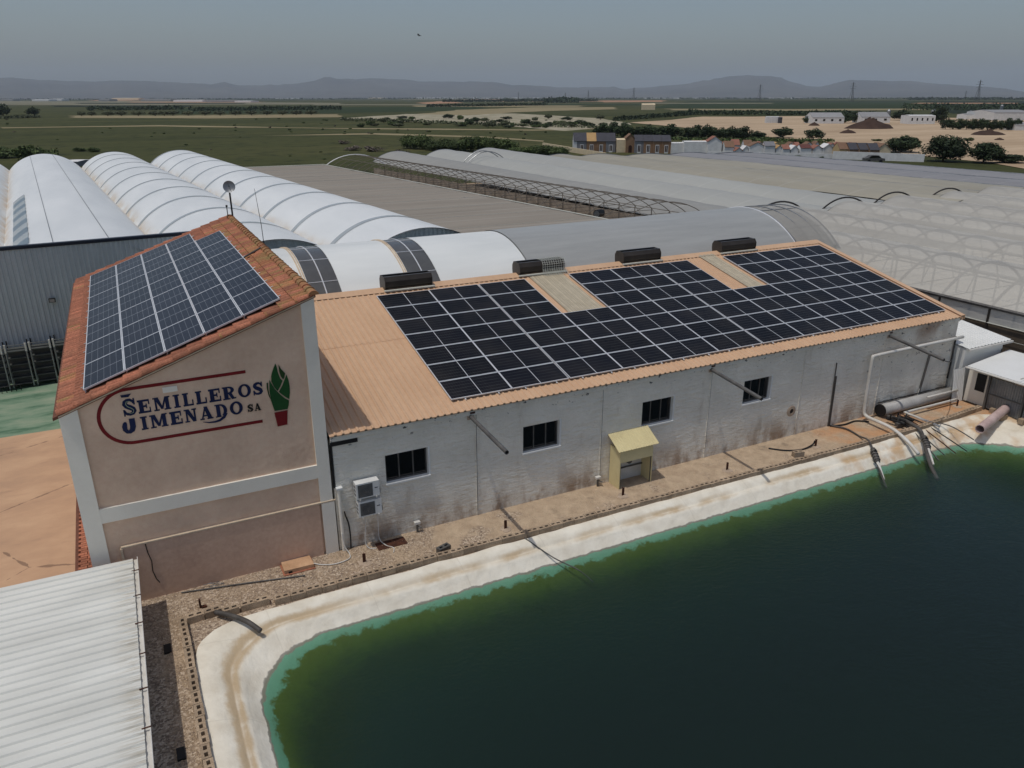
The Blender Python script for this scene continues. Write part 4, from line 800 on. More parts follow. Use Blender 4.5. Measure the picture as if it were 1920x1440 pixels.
t = thing('pump_house', 'dark doorway wall between the white annex and corrugated fence', 'pump house', (27.2, -1, 0))
MB().box(26.95,28.8,-1.55,-.62,0,1.5).build('wall', MAT['greypaint'], t); MB().box(26.93,26.95,-1.4,-1.0,.6,1.35).build('window', MAT['black'], t)
for k, q in enumerate([(26.3,-2.7),(26.7,-3.3),(26.75,-2.1)]): o = MB().box(q[0]-.2,q[0]+.2,q[1]-.1,q[1]+.1,0,.2).build('loose_brick', MAT['block']); tag(o, ('tan block','tan block half sunk','tan block beside post')[k]+' near the thick pinkish pipe', 'block', 'blocks near the pinkish pipe')
# ------------------------------------------------------------------ hangars behind
HS = -.082                                    # drift of the hangar axes in x per metre of y
def arcpts(hw, rise, n=20, over=0.0):
    R = (hw*hw+rise*rise)/(2*rise); a = math.asin(min(1, hw/R))
    return [(R*math.sin(-a+2*a*k/n), R*math.cos(-a+2*a*k/n)-R+rise) for k in range(n+1)]
HW, HR, HZ = 3.7, 1.75, 4.3
def hangar(k, y0, y1, lb, ribs):
    cx = lambda y: -5.5 + 7.4*(k-1) + HS*(y-20)
    t = thing('hangar', lb, 'hangar', (cx(y0), y0, 0), 'white barrel hangars')
    A = arcpts(HW, HR, 24); mb = MB()
    ys = [y0+(y1-y0)*i/40 for i in range(41)]
    mb.grid([[(cx(y)+a, y, HZ+z) for a, z in A] for y in ys]); mb.grid([[(cx(y)+a*.995, y, HZ+z-.05) for a, z in A] for y in ys]); mb.build('roof_shell', MAT['hangar'], t, smooth=True)
    for y in ribs:
        if y0+.3 < y < y1: 
            mb = MB(); mb.grid([[(cx(q)+a*1.002, q, HZ+z+.018) for a, z in A] for q in (y-.25, y-.2, y+.2, y+.25)]); mb.build('skylight_strip', MAT['poly_rib'], t, smooth=True)
    for y, d in ((y0+.25, 1), (y1-.1, -1)):
        mb = MB(); n_ = 60; prof = [(-HW*.98+2*HW*.98*i/n_) for i in range(n_+1)]; R = (HW*HW+HR*HR)/(2*HR)
        top = [(cx(y)+a, y+(.03 if i % 2 else 0), HZ+math.sqrt(R*R-a*a)-R+HR-.03) for i, a in enumerate(prof)]; bot = [(cx(y)+a, y+(.03 if i % 2 else 0), 0) for i, a in enumerate(prof)]
        mb.grid([bot, top]); mb.build('end_wall', MAT['endwall'], t)
    for sgn in (-1, 1):
        mb = MB(); mb.grid([[(cx(y)+sgn*HW*.985, y, z) for y in (y0+.3, y1-.1)] for z in (0, HZ)]); mb.build('side_wall', MAT['facade'], t)
        if sgn == 1: mb = MB(); mb.box(0,0,0,0,0,0) if False else mb.grid([[(cx(y)+HW+d, y, z) for y in (y0+.3, y1-.1)] for d, z in ((-.12,HZ+.06),(-.1,HZ-.06),(.1,HZ-.06),(.12,HZ+.06))]); mb.build('gutter', MAT['cement'], t)
    return t, cx
hangar(0, 20.5, 89, 'partly hidden white barrel hangar at the left picture edge', [])
h1, c1 = hangar(1, 20.6, 89, 'wide white barrel hangar with long seams behind the grey facade', [])
for a0, nm in ((-1.35, 'seam'), (.95, 'seam')):
    R = (HW*HW+HR*HR)/(2*HR); z = HZ+math.sqrt(R*R-a0*a0)-R+HR+.012
    MB().tube([(c1(y)+a0, y, z) for y in (20.7, 45, 88.9)], .022, 4).build(nm, MAT['galv'], h1)
R = (HW*HW+HR*HR)/(2*HR)
for k in range(12):                           # louvred skylight on the left flank
    y = 25.5+k*1.95; A = [(-3.15+.8*q/6) for q in range(7)]
    mb = MB(); mb.grid([[(c1(yy)+a, yy, HZ+math.sqrt(R*R-a*a)-R+HR+.015+dz) for a in A] for yy, dz in ((y,0),(y+1.7,.07),(y+1.86,.0))]); mb.build('skylight_pane', MAT['poly_rib'] if k % 2 else MAT['endwall'], h1)
hangar(2, 17.4, 89, 'white barrel hangar with grey skylight strips in the middle of three', [23.3+6.7*k for k in range(10)])
hangar(3, 17.4, 89, 'rightmost white barrel hangar with grey skylight strips beside the taupe netting', [22.0+6.65*k for k in range(11)])
# grey sheet facade with navy coping, wall lamp
fc = thing('facade_wall', 'tall blue grey ribbed metal facade with dark coping behind the courtyard', 'facade', (-6, 20.3, 0))
fy = lambda x: 20.3 + .08*(x+8)
mb = MB(); x = -20; prof = []
while x < -.6: prof += [(x,0),(x+.10,0),(x+.12,-.035),(x+.18,-.035)]; x += .2
mb.grid([[(a, fy(a)+b, z) for a, b in prof] for z in (0, 6.05)]); mb.grid([[(a, fy(a)+.2, z) for a in (-20, -.6)] for z in (0, 6.05)]); mb.build('cladding', MAT['facade'], fc)
mb = MB(); mb.grid([[(a, fy(a)+d, z) for a in (-20, -.6)] for d, z in ((-.06,6.0),(-.06,6.14),(.26,6.14),(.26,6.0))]); mb.build('coping', MAT['navy'], fc)
t = thing('wall_lamp', 'small black floodlight on the grey metal facade', 'lamp', (-7.4, 20.2, 3.6))
mb = MB(); mb.box(-7.52,-7.26,20.08,20.22,3.56,3.74); mb.build('housing', MAT['black'], t); MB().box(-7.49,-7.29,20.07,20.08,3.585,3.715).build('lens', MAT['galv'], t); MB().box(-7.41,-7.37,20.22,20.33,3.62,3.68).build('arm', MAT['black'], t)
# stacked trolley racks along the facade
for k in range(6):
    x0 = -10.42+k*.92; y0 = fy(x0)-1.0; 
    t = thing('plant_trolley', ('leftmost','second','third','fourth','fifth','sixth')[k] + ' dark plant trolley from the left against the grey facade', 'trolley', (x0+.4, y0+.4, 0), 'plant trolleys at the facade')
    for dx, dy in ((0,0),(.78,0),(0,.8),(.78,.8)): MB().box(x0+dx,x0+dx+.05,y0+dy,y0+dy+.05,.1,2.05).build('post', MAT['galv'] if dy == 0 else MAT['black'], t)
    for q in range(6): MB().box(x0+.05,x0+.78,y0+.02,y0+.83,.22+q*.30,.25+q*.30).build('shelf', MAT['rack_dark'], t)
    for q in (1.78, 1.92, 2.03): MB().box(x0+.05,x0+.78,y0,y0+.03,q,q+.03).build('crossbar', MAT['galv'], t)
    for dx in (0,.78): MB().box(x0+dx-.01,x0+dx+.06,y0-.01,y0+.06,1.72,2.09).build('corner_sleeve', MAT['pvc'], t)
    MB().box(x0+.06,x0+.77,y0+.30,y0+.33,.2,1.8).build('back_net', MAT['rack_dark'], t)
    for dx in (.05,.7): MB().tube([(x0+dx,y0+.1,.06),(x0+dx+.04,y0+.1,.06)], .06, 10).build('wheel', MAT['black'], t)
t = thing('rack_frame', 'low dark metal frame on the green concrete before the trolleys', 'frame', (-9.8, 18.9, 0))
for k in range(6): MB().tube([(-10.1+k*.18,18.9+.02*k,0),(-10.1+k*.18,18.9+.02*k,.3)], .018, 6).build('bar', MAT['black'], t)
MB().tube([(-10.15,18.9,.3),(-9.1,19.0,.3)], .018, 6).build('top_bar', MAT['black'], t)
# ------------------------------------------------------------------ barrel vault running along the warehouse
VY, VHW, VR_, VZ = 12.35, 3.95, 1.72, 4.72
VA = arcpts(VHW, VR_, 22)
def vault(nm, x0, x1, m, t, lift=0, sub=1, zr=0.0):
    mb = MB(); xs_ = [x0+(x1-x0)*k/sub for k in range(sub+1)]
    mb.grid([[(x, VY+a*(1+lift*.3), VZ+z+lift+zr*(x-x0)) for a, z in VA] for x in xs_]); mb.grid([[(x, VY+a, VZ+z-.04+zr*(x-x0)) for a, z in VA] for x in xs_]); return mb.build(nm, m, t, smooth=True)
t = thing('white_vault', 'white ribbed barrel roof with two smoked bands behind the warehouse ridge', 'barrel roof', (5.5, VY, 0))
for a, b in ((-.6,1.85),(3.0,5.8),(7.0,11.1)): vault('roof_sheet', a, b, MAT['vault'], t)
for a, b in ((1.85,3.0),(5.8,7.0)):
    R = (VHW**2+VR_**2)/(2*VR_); al = math.asin(VHW/R)
    for q in range(6):
        A = [-al+2*al*(q+u*.985/6+.0075)/6 for u in range(7)]
        mb = MB(); mb.grid([[(x, VY+R*math.sin(g), VZ+R*math.cos(g)-R+VR_-.02) for g in A] for x in (a, (a+b)/2-.02, (a+b)/2+.03, b)]); mb.build('smoked_panel', MAT['poly_dark'], t, smooth=True)
        mb = MB(); g = -al+2*al*q/6; mb.tube([(a, VY+R*math.sin(g), VZ+R*math.cos(g)-R+VR_-.01), (b, VY+R*math.sin(g), VZ+R*math.cos(g)-R+VR_-.01)], .018, 5); mb.build('glazing_bar', MAT['alu'], t)
    for x in (a-.05, a-.14): MB().tube([(x, VY+q, VZ+z+.015) for q, z in VA], .03, 6).build('edge_trim', MAT['cream'], t)
    MB().tube([((a+b)/2, VY+q, VZ+z) for q, z in VA], .025, 6).build('glazing_bar', MAT['alu'], t)
t = thing('silver_vault', 'silver grey metal barrel roof continuing to the right behind the warehouse', 'barrel roof', (18, VY, 0))
vault('roof_sheet', 11.12, 26.0, MAT['silver'], t, .03, 6, .009)
MB().tube([(26.0, VY+q, VZ+z+.17) for q, z in VA], .035, 6).build('edge_trim', MAT['alu'], t)
t = thing('mesh_vault', 'arched mesh bay at the right end of the silver barrel roof', 'barrel roof', (27.3, VY, 0))
vault('mesh_sheet', 26.05, 28.7, MAT['net_mesh'], t, .14)
for x in (26.1, 27.0, 27.9, 28.7): MB().tube([(x, VY+q, VZ+z+.16) for q, z in VA], .03, 6).build('hoop', MAT['galv'], t)
for g in (4, 9, 13, 18): MB().tube([(26.05, VY+VA[g][0], VZ+VA[g][1]+.16), (28.7, VY+VA[g][0], VZ+VA[g][1]+.16)], .02, 5).build('purlin', MAT['galv'], t)
mb = MB(); mb.grid([[(26.9, 8.7, z), (28.7, 8.7, z)] for z in (3.4, 4.9)]); mb.build('green_screen', MAT['greennet'], t); MB().box(28.66,28.78,8.62,8.74,3.2,5.0).build('corner_post', MAT['black'], t)
for y in (8.7, 16.0): MB().box(28.6,28.7,y-.05,y+.05,0,4.9).build('post', MAT['galv'], t)
# ------------------------------------------------------------------ flat netting roof and bare hoop frame
GS = -.111
gx = lambda x, y: x + GS*(y-28.5)
t = thing('net_house', 'flat taupe shade net roof between hangars and bare hoop frame', 'shade house', (20, 50, 0))
mb = MB(); ysn = [16.6+(84-16.6)*k/60 for k in range(61)]; xsn = [13.2+(26.5-13.2)*k/16 for k in range(17)]
mb.grid([[(gx(x, y), y, 4.0 + .05*mnoise.noise(Vector((x*.25, y*.9, 1))) + .03*math.cos(y*2*math.pi/4.5)) for x in xsn] for y in ysn]); mb.build('net_roof', MAT['net_taupe'], t, smooth=True)
MB().tube([(gx(26.6, y), y, 4.03) for y in (16.6, 50, 84)], .05, 6).build('edge_cable', MAT['haymesh'], t); MB().tube([(gx(x, 84), 84, 4.02) for x in (13.2, 26.6)], .05, 6).build('edge_cable', MAT['haymesh'], t)
for y in range(18, 84, 6): MB().tube([(gx(26.6, y), y, 0), (gx(26.6, y), y, 4.0)], .04, 6).build('post', MAT['galv'], t)
for k, y in enumerate(range(18, 84, 5)): MB().tube([(gx(13.3, y), y, 4.045), (gx(26.5, y), y, 4.045)], .012, 4).build('wire', MAT['haymesh'], t)
t = thing('hoop_greenhouse', 'bare steel hoop greenhouse frame without covering', 'greenhouse frame', (27, 50, 0))
FW, FR_ = 4.0, 1.35; FA = arcpts(FW, FR_, 12); fcx = lambda y: gx(30.8, y); struts = MB()
for k in range(30):
    y = 26.0+k*2.0
    MB().tube([(fcx(y)+a, y, 3.75+z) for a, z in FA], .03, 5, caps=False).build('hoop', MAT['hoop_steel'], t)
    for sgn in (-1, 1):
        MB().tube([(fcx(y)+sgn*FW, y, 0), (fcx(y)+sgn*FW, y, 3.75)], .04, 5, caps=False).build('post', MAT['hoop_steel'], t)
    MB().tube([(fcx(y)-FW, y, 3.6), (fcx(y)+FW, y, 3.6)], .025, 4, caps=False).build('tie', MAT['hoop_steel'], t)
    struts.tube([(fcx(y)-FW, y, 3.0), (fcx(y+2)-FW, y+2, 3.7)], .02, 4, caps=False); struts.tube([(fcx(y)+FW, y, 2.2), (fcx(y+2)+FW, y+2, 3.7)], .02, 4, caps=False); struts.tube([(fcx(y)-FW, y, 2.0), (fcx(y)+FW, y, 2.4)], .02, 4, caps=False)
struts.build('bracing', MAT['hoop_steel'], t)
for a, z in (FA[0], FA[3], FA[6], FA[9], FA[12]): MB().tube([(fcx(y)+a, y, 3.75+z) for y in (26, 55, 84)], .03, 5).build('purlin', MAT['hoop_steel'], t)
MB().tube([(fcx(84)+a, 84, 3.78+z) for a, z in FA], .07, 6).build('end_hoop', MAT['alu'], t)
t = thing('vent_drum', 'small round fan hanging in the bare hoop frame', 'fan', gp(1123, 400, 3.3)); c = gp(1123, 400, 3.3)
MB().tube([c+Vector((-.35,-.2,0)), c+Vector((.35,.2,0))], .32, 14).build('drum', MAT['black'], t); MB().tube([c+Vector((-.37,-.21,0)), c+Vector((-.36,-.205,0))], .27, 14).build('face', MAT['galv'], t)
# ------------------------------------------------------------------ covered greenhouse spans further right
def span(x0, wd, rise, y0, y1, z0, m, lb, lift=0, gsl=GS):
    t = thing('greenhouse_span', lb, 'greenhouse', (gx(x0+wd/2, y0), y0, 0), 'covered greenhouse spans')
    zb = lambda y: z0-.75*(1-max(0,min(1,(y-24)/64))) if rise > 1 else z0-.35*(1-max(0,min(1,(y-24)/64))); rs = lambda y: .62+.38*max(0,min(1,(y-24)/64)) if rise > 1 else 1
    A = arcpts(wd/2, rise, 16); n_ = 34; ys_ = [y0+(y1-y0)*k/n_ for k in range(n_+1)]; mb = MB()
    mb.grid([[(gx(x0+wd/2+a, y), y, zb(y)+z*rs(y)+.05*mnoise.noise(Vector((a*.5+x0, y*.12, 3)))-.02*math.cos(y*2*math.pi/3.9)) for a, z in A] for y in ys_]); mb.build('cover', m, t, smooth=True)
    mb = MB(); mb.grid([[(gx(x0+wd/2+a, y0), y0, q) for a, z in A] for q in (0, zb(y0))] + [[(gx(x0+wd/2+a, y0), y0, zb(y0)+z*rs(y0)-.02) for a, z in A]]); mb.build('end_cover', MAT['film_wall'], t)
    MB().tube([(gx(x0+wd, y), y, zb(y)+.02) for y in (y0, (y0+y1)/2, y1)], .07, 5).build('gutter', MAT['galv'], t)
    MB().tube([(gx(x0+wd/2+a, y1), y1, z0+z) for a, z in A], .06, 5).build('end_hoop', MAT['galv'], t)
    return t
sp_ = span(34.9, 7.2, 1.35, 24, 88, 3.75, MAT['film_silver'], 'silver grey film span next to the bare hoop frame')
mb = MB(); mb.grid([[(gx(34.95, y), y, z) for y in (24, 56, 88)] for z in (0, 1.9, 3.0)]); mb.build('side_net', MAT['side_net'], sp_)
span(42.1, 7.0, 1.35, 24, 88, 3.80, MAT['film_white'], 'first white film span right of the silver one')
span(49.1, 7.0, 1.3, 24, 88, 3.85, MAT['film_white'], 'second white film span in the wide greenhouse block')
span(56.1, 6.2, .5, 22, 80, 4.0, MAT['film_tan'], 'narrow tan film span right of the white spans')
span(62.3, 7.4, .38, 18, 80, 3.95, MAT['film_tan'], 'broad tan film span in the middle of the block')
span(69.7, 7.6, .3, 14, 79, 3.9, MAT['film_tan'], 'last tan film span beside the grey ones')
span(77.3, 8.0, .25, 10, 79, 3.85, MAT['film_grey'], 'inner grey film span before the cemetery wall')
span(85.3, 8.5, .2, 4, 78, 3.75, MAT['film_grey'], 'outermost grey film span before the cemetery wall')
c = gp(905, 289, 5.2); t = thing('hoop_end', 'uncovered arched hoop end behind the white spans', 'greenhouse frame', (c.x, c.y, 0))
for d in (0, 1.5): MB().tube([(c.x+a*.75, c.y-d, 4.0+z*1.2) for a, z in FA], .06, 5).build('hoop', MAT['galv'], t)
for a in (-2.6, 0, 2.6): MB().tube([(c.x+a, c.y, 0), (c.x+a, c.y, 4.3)], .05, 5).build('post', MAT['galv'], t)
# ------------------------------------------------------------------ clear multi-span greenhouse on the right
MW, MR, MZ, MX = 6.6, 1.4, 3.1, 31.0
far = [24.0, 24.2, 23.8, 24.4, 24.2, 25.0, 25.0, 25.0]
NM = ['first','second','third','fourth','fifth','sixth','seventh','eighth']
for k in range(8):
    x0 = MX+MW*k; y1 = far[k]; y0 = -14
    t = thing('film_greenhouse', NM[k]+' clear plastic greenhouse span counted from the warehouse', 'greenhouse', (x0+MW/2, y0, 0), 'clear plastic greenhouse spans')
    A = arcpts(MW/2, MR, 16); mb = MB(); n_ = 20
    mb.grid([[(x0+MW/2+a, y0+(y1-y0)*j/n_, MZ+z+.02*mnoise.noise(Vector((a, j, k)))) for a, z in A] for j in range(n_+1)]); mb.build('film_roof', MAT['film_clear'], t, smooth=True)
    y = y1
    while y > y0:
        MB().tube([(x0+MW/2+a, y, MZ+z-.09) for a, z in A], .07 if y < y1 else .09, 5, caps=False).build('hoop', MAT['brown_metal'], t)
        mb = MB(); mb.tube([(x0, y, MZ-.1), (x0+MW, y, MZ-.1)], .03, 4, caps=False)
        for u in (.3, .7): mb.tube([(x0+MW*u, y, MZ-.1), (x0+MW*(u+(.1 if u < .5 else -.1)), y, MZ+MR*.85)], .025, 4, caps=False)
        mb.build('truss', MAT['steel_dark'], t)
        MB().tube([(x0+MW, y, 0), (x0+MW, y, MZ)], .06, 5, caps=False).build('post', MAT['galv'], t)
        y -= 2.5
    MB().tube([(x0+MW, y0, MZ+.03), (x0+MW, y1, MZ+.03)], .11, 6).build('gutter', MAT['steel_dark'], t)
    for u in (.25, .5, .75):
        a = A[int(16*u)]; MB().tube([(x0+MW/2+a[0], y0, MZ+a[1]-.1), (x0+MW/2+a[0], y1, MZ+a[1]-.1)], .045, 4).build('purlin', MAT['steel_dark'], t)
    mb = MB(); mb.grid([[(x0+MW/2+a, y1-.05, MZ-.4) for a, z in A], [(x0+MW/2+a, y1-.05, MZ+z-.05) for a, z in A]]); mb.build('gable_film', MAT['film_wall'], t)
    if k < 5 and k > 0:
        for d in (.9,): MB().tube([(x0+MW/2+.5+a*.95, y1+d, MZ+z+.12) for a, z in A], .07, 5).build('open_hoop', MAT['brown_metal'], t)
    if k == 0:
        MB().tube([(x0, y0, MZ), (x0, y1, MZ)], .10, 6).build('eave_gutter', MAT['steel_dark'], t)
        y = y1
        while y > y0: MB().tube([(x0, y, 0), (x0, y, MZ)], .055, 6).build('side_post', MAT['brown_metal'], t); y -= 2.5
        mb = MB(); mb.grid([[(x0+.03+.03*mnoise.noise(Vector((y*.7, z, 2))), y, z) for y in [y0+k_*.6 for k_ in range(int((y1-y0)/.6))]] for z in (2.38, 2.65, 2.95, 3.15)]); mb.build('side_film', MAT['film_wall'], t, smooth=True)
        MB().tube([(x0-.02, y0, 2.38), (x0-.02, y1, 2.38)], .03, 5).build('side_rail', MAT['haymesh'], t)
        mb = MB(); mb.grid([[(x0+.06, y, z) for y in (y0, y1)] for z in (0, 2.36)]); mb.build('brown_side_net', MAT['brown_net'], t)
        for z in (.6, 1.2, 1.8): MB().tube([(x0-.03, y0, z), (x0-.03, y1, z)], .012, 4).build('wire', MAT['haymesh'], t)
# ------------------------------------------------------------------ land beyond: fields, tracks, earth
def mpp(p): return (Vector(p)-CAM).dot(fw)/F
def patch(nm, pix, m, z):
    P = [gp(x, y) for x, y in pix]; out = []
    for i in range(len(P)):                   # roughen the outline
        a, b = P[i], P[(i+1) % len(P)]; n_ = 10
        for k in range(n_):
            q = a.lerp(b, k/n_); d = (q-CAM).length*.012; e = (b-a).normalized().cross(Vector((0,0,1))); q = q + e*d*mnoise.noise(q*.02+Vector((3,1,0))); out.append((q.x, q.y))
    return struct(fillpoly(nm, [out], z, m))
patch('bare_earth', [(1190,230),(1320,219),(1500,218),(1700,221),(1990,222),(2060,300),(1930,318),(1860,306),(1700,290),(1560,268),(1400,252),(1290,240)], MAT['dirt'], .10)
patch('bare_earth', [(780,214),(860,206),(1010,201),(1150,201),(1160,205),(1000,209),(880,216)], MAT['dirt_pale'], .08)
patch('rubble_ground', [(640,222),(760,214),(960,213),(1130,222),(1180,234),(1060,246),(900,232),(740,228)], MAT['rubble'], .06)
patch('earth_track', [(0,239),(300,235),(640,240),(1000,243),(1150,240),(1150,241.5),(1000,245.5),(640,242),(300,237),(0,241)], MAT['dirt_pale'], .05)
patch('earth_track', [(480,255),(700,250),(900,256),(1020,264),(1020,266),(900,258),(700,252),(380,256.5)], MAT['dirt_pale'], .05)
patch('earth_track', [(140,217),(400,216),(640,214),(640,220),(400,222),(140,221)], MAT['dirt_pale'], .07)
patch('crop_field', [(1210,203),(1290,190),(1720,189),(1740,203),(1500,206)], MAT['crop'], .09)
patch('crop_field', [(1730,189),(2000,189),(2040,214),(1780,213)], MAT['crop_dark'], .09)
patch('crop_field', [(330,203),(900,200),(930,206),(640,212),(330,214)], MAT['crop'], .05)
patch('ochre_field', [(1120,188.5),(1250,188),(1240,191),(1130,192)], MAT['ochre'], .1); patch('ochre_field', [(780,193),(840,189),(870,193),(800,195)], MAT['ochre'], .1)
patch('ochre_field', [(170,187.6),(280,187.4),(300,188.8),(180,189.2)], MAT['ochre'], .2)
patch('pale_field', [(-60,189),(400,191),(640,193),(640,196),(300,196.5),(-60,195)], MAT['farmland'], .06)
patch('pale_field', [(1250,204),(1500,204.5),(1730,203.5),(1730,206.5),(1500,208),(1260,207)], MAT['dirt_pale'], .12)
rs_ = random.Random(21)
for k in range(26):                           # thin field strips under the hills
    x0 = rs_.uniform(-80, 1850); wd_ = rs_.uniform(90, 330); y0 = rs_.choice([186.2, 187.2, 188.4, 189.6, 191, 193, 195.5, 198]); h_ = (y0-183.5)*.16
    patch('field_strip', [(x0,y0),(x0+wd_*.5,y0-.1),(x0+wd_,y0),(x0+wd_-8,y0+h_),(x0+wd_*.5,y0+h_*1.1),(x0+6,y0+h_)], MAT[rs_.choice(['crop_dark','crop','farmland','ochre','farmland','dirt_pale','crop'])], .13+.004*k)
# ------------------------------------------------------------------ trees and shrubs
def crown_mesh(nm, rx, rz_, z0, n_cl, n_leaf, lsz, m, seed, flat=1.0):
    rd = random.Random(seed); mb = MB()
    for c in range(n_cl):
        while True:
            p = Vector((rd.uniform(-1,1), rd.uniform(-1,1), rd.uniform(-1,1)))
            if .25 < p.length < 1: break
        p = Vector((p.x*rx*.78, p.y*rx*.78, z0+rz_+p.z*rz_*.8*flat)); R_ = rx*rd.uniform(.26,.46)
        for k in range(n_leaf):
            d = Vector((rd.gauss(0,1), rd.gauss(0,1), rd.gauss(0,1))).normalized(); q = p+d*R_*rd.uniform(.55,1.0)
            if q.z < z0*.9: continue
            u_ = (d.orthogonal().normalized()+Vector((rd.gauss(0,.5),rd.gauss(0,.5),rd.gauss(0,.5)))).normalized(); v_ = u_.cross((d+Vector((rd.gauss(0,.5),rd.gauss(0,.5),rd.gauss(0,.5)))).normalized()); h = lsz*rd.uniform(.6,1.4)
            mb.quad(q-u_*h-v_*h*.6, q+u_*h-v_*h*.6, q+u_*h*.7+v_*h*.7, q-u_*h*.7+v_*h*.7)
    me = mb.mesh(nm, fix=False); me.materials.append(m); return me
def trunk_mesh(nm, h, r, m, seed, spread):
    rd = random.Random(seed); mb = MB(); mb.tube([(0,0,-.3),(rd.uniform(-.1,.1),rd.uniform(-.1,.1),h*.5),(rd.uniform(-.15,.15),rd.uniform(-.15,.15),h)], r, 7, r2=r*.55)
    for k in range(4):
        a = k*1.57+rd.uniform(-.4,.4); mb.tube([(0,0,h*.6),(math.cos(a)*spread*.45,math.sin(a)*spread*.45,h*1.15),(math.cos(a)*spread*.8,math.sin(a)*spread*.8,h*1.6)], r*.5, 5, r2=r*.15)
    me = mb.mesh(nm); me.materials.append(m); return me
ORD = 'first second third fourth fifth sixth seventh eighth ninth tenth eleventh twelfth thirteenth fourteenth fifteenth sixteenth seventeenth eighteenth nineteenth twentieth'.split()
TREE = {}; TOP = {}
def tree_kind(key, rx, rz_, z0, ncl, nl, ls, m, seeds, tr=.16, flat=1.0):
    TREE[key] = [(crown_mesh('crown', rx, rz_, z0, ncl, nl, ls, MAT[m], sd, flat), trunk_mesh('trunk', z0+rz_*.5, tr, MAT['bark'], sd, rx)) for sd in seeds]
tree_kind('round', 1.0, .9, .10, 26, 64, .08, 'leaf_dark', (1,2,3), .07)
tree_kind('olive', 1.0, .45, .35, 16, 50, .09, 'leaf_olive', (4,5), .07, .8)
tree_kind('bush', 1.0, .6, .05, 20, 60, .085, 'leaf_mid', (6,7,8), .05)
tree_kind('dry', 1.0, .5, .05, 14, 50, .08, 'leaf_dry', (9,), .05)
tree_kind('near', 1.0, .85, .15, 60, 110, .05, 'leaf_dark', (11,12,13), .06)
tree_kind('shrub', 1.0, .7, .02, 44, 90, .05, 'leaf_mid', (14,15,16), .04)
def tree(kind, px, py, wpx, hpx, lb, cat='tree', grp=None, nm=None, var=None):
    p = gp(px, py); k = mpp(p); v = TREE[kind][(var if var is not None else random.randrange(99)) % len(TREE[kind])]
    t = thing(nm or ('tree' if cat == 'tree' else 'shrub'), lb, cat, p, grp); t.rotation_euler = (0,0,random.uniform(0,6.28))
    top = TOP.setdefault(v[0].name, max(q.co.z for q in v[0].vertices) if v[0].name not in TOP else 0); sx = wpx*k/2*1.05; sz_ = hpx*k/top
    for me, n_ in ((v[0],'crown'),(v[1],'trunk')):
        o = bpy.data.objects.new(n_, me); COL.objects.link(o); o.parent = t; o.scale = (sx, sx, sz_)
    return t
for px, py, w_, h_, lb in [(1690,286,62,32,'broad dark tree just behind the right end of the cemetery wall'),(1769,303,78,48,'largest dark tree at the right end of the cemetery wall'),(1843,306,66,38,'dark rounded tree right of the largest one'),(1895,306,60,16,'low dark shrubby tree at the right picture edge')]: tree('near', px, py, w_, h_, lb)
for px, py, w_, h_, lb in [(1467,258,44,20,'small round tree left of two behind the red-roofed tombs'),(1525,262,40,22,'small round tree right of two behind the red-roofed tombs'),(1515,231,22,14,'dark tree left of the long white farm building'),(1585,231,26,17,'left of two dark trees before the farm buildings'),(1606,230,28,22,'right of two dark trees before the farm buildings'),(1690,226,40,20,'dark tree mass left of the white windowed building'),(1760,230,34,30,'tall dark tree beside the silo at right')]: tree('round', px, py, w_, h_, lb)
for k, px in enumerate([1128,1150,1172,1196,1216,1240,1262,1286,1308,1330,1352,1374,1398,1418]): tree('round', px+random.uniform(-4,4), 257+k*.45, random.uniform(30,42), random.uniform(17,29), ORD[k]+' dark evergreen from the left in the row behind the cemetery', grp='evergreen row behind cemetery')
for k, px in enumerate(range(1772, 1908, 13)): tree('round', px, 243+k*.15, 24, random.uniform(18,23), ORD[k]+' clipped green tree from the left in the row at the right farm', grp='tree row at the right farm')
for k, px in enumerate([770,792,815,838,860,882,905,926,948,968,988,1008,1028,1046]): tree('shrub', px, 278+k*1.0+random.uniform(-1,2), random.uniform(36,52), random.uniform(18,30) if k < 9 else random.uniform(13,20), ORD[k]+' green shrub from the left in the thicket behind the greenhouses', 'shrub', 'thicket behind greenhouses')
for px, py, w_, h_ in [(660,282,36,9),(700,284,40,10),(755,292,34,12),(645,270,26,7)]: tree('dry', px, py, w_, h_, 'low purple grey shrub in the green field', 'shrub', 'dry shrubs in the field')
for px, py, w_, h_, lb in [(12,296,60,22,'leafy bush at left picture edge behind hangars'),(52,300,44,28,'leafy bush behind the leftmost hangar'),(88,304,44,30,'tall leafy bush behind the first hangar crown'),(150,284,26,8,'small bush right of the leafy bushes'),(176,285,24,9,'small round bush beyond the flat-roofed hut')]: tree('bush', px, py, w_, h_, lb, 'shrub')
for k, px in enumerate([152,172,202,228,260,292,308,324,354,384,414,442,472,500,530,556,584]): tree('olive', px, 218-k*.14, 26 if px > 200 else 18, 9, ORD[k]+' small carob tree from the left in the line across the field', grp='line of carob trees')
tree('round', 5, 217, 30, 22, 'dark round tree at left edge far across the field'); tree('round', 64, 217, 26, 17, 'dark round tree far left across the field')
for k in range(70):                          # field scrub
    px, py = random.uniform(0, 1060), random.choice([random.uniform(222, 252), random.uniform(225, 300)])
    if px > 640 and py > 262 and px < 760: continue
    if py > 285 and px < 470: continue
    tree('bush' if random.random() < .7 else 'dry', px, py, random.uniform(4, 8), random.uniform(1.8, 3.4), 'low scrub bush dotted over the green field', 'shrub', 'scrub dotted over the field')
for k in range(60):
    px = random.uniform(660, 1130); py = 222+random.uniform(0, 18); tree(random.choice(['bush','olive','round']), px, py, random.uniform(12, 26), random.uniform(5, 10), 'scrub tree on the rubble ground in the middle distance', 'shrub', 'scrub on the rubble ground')
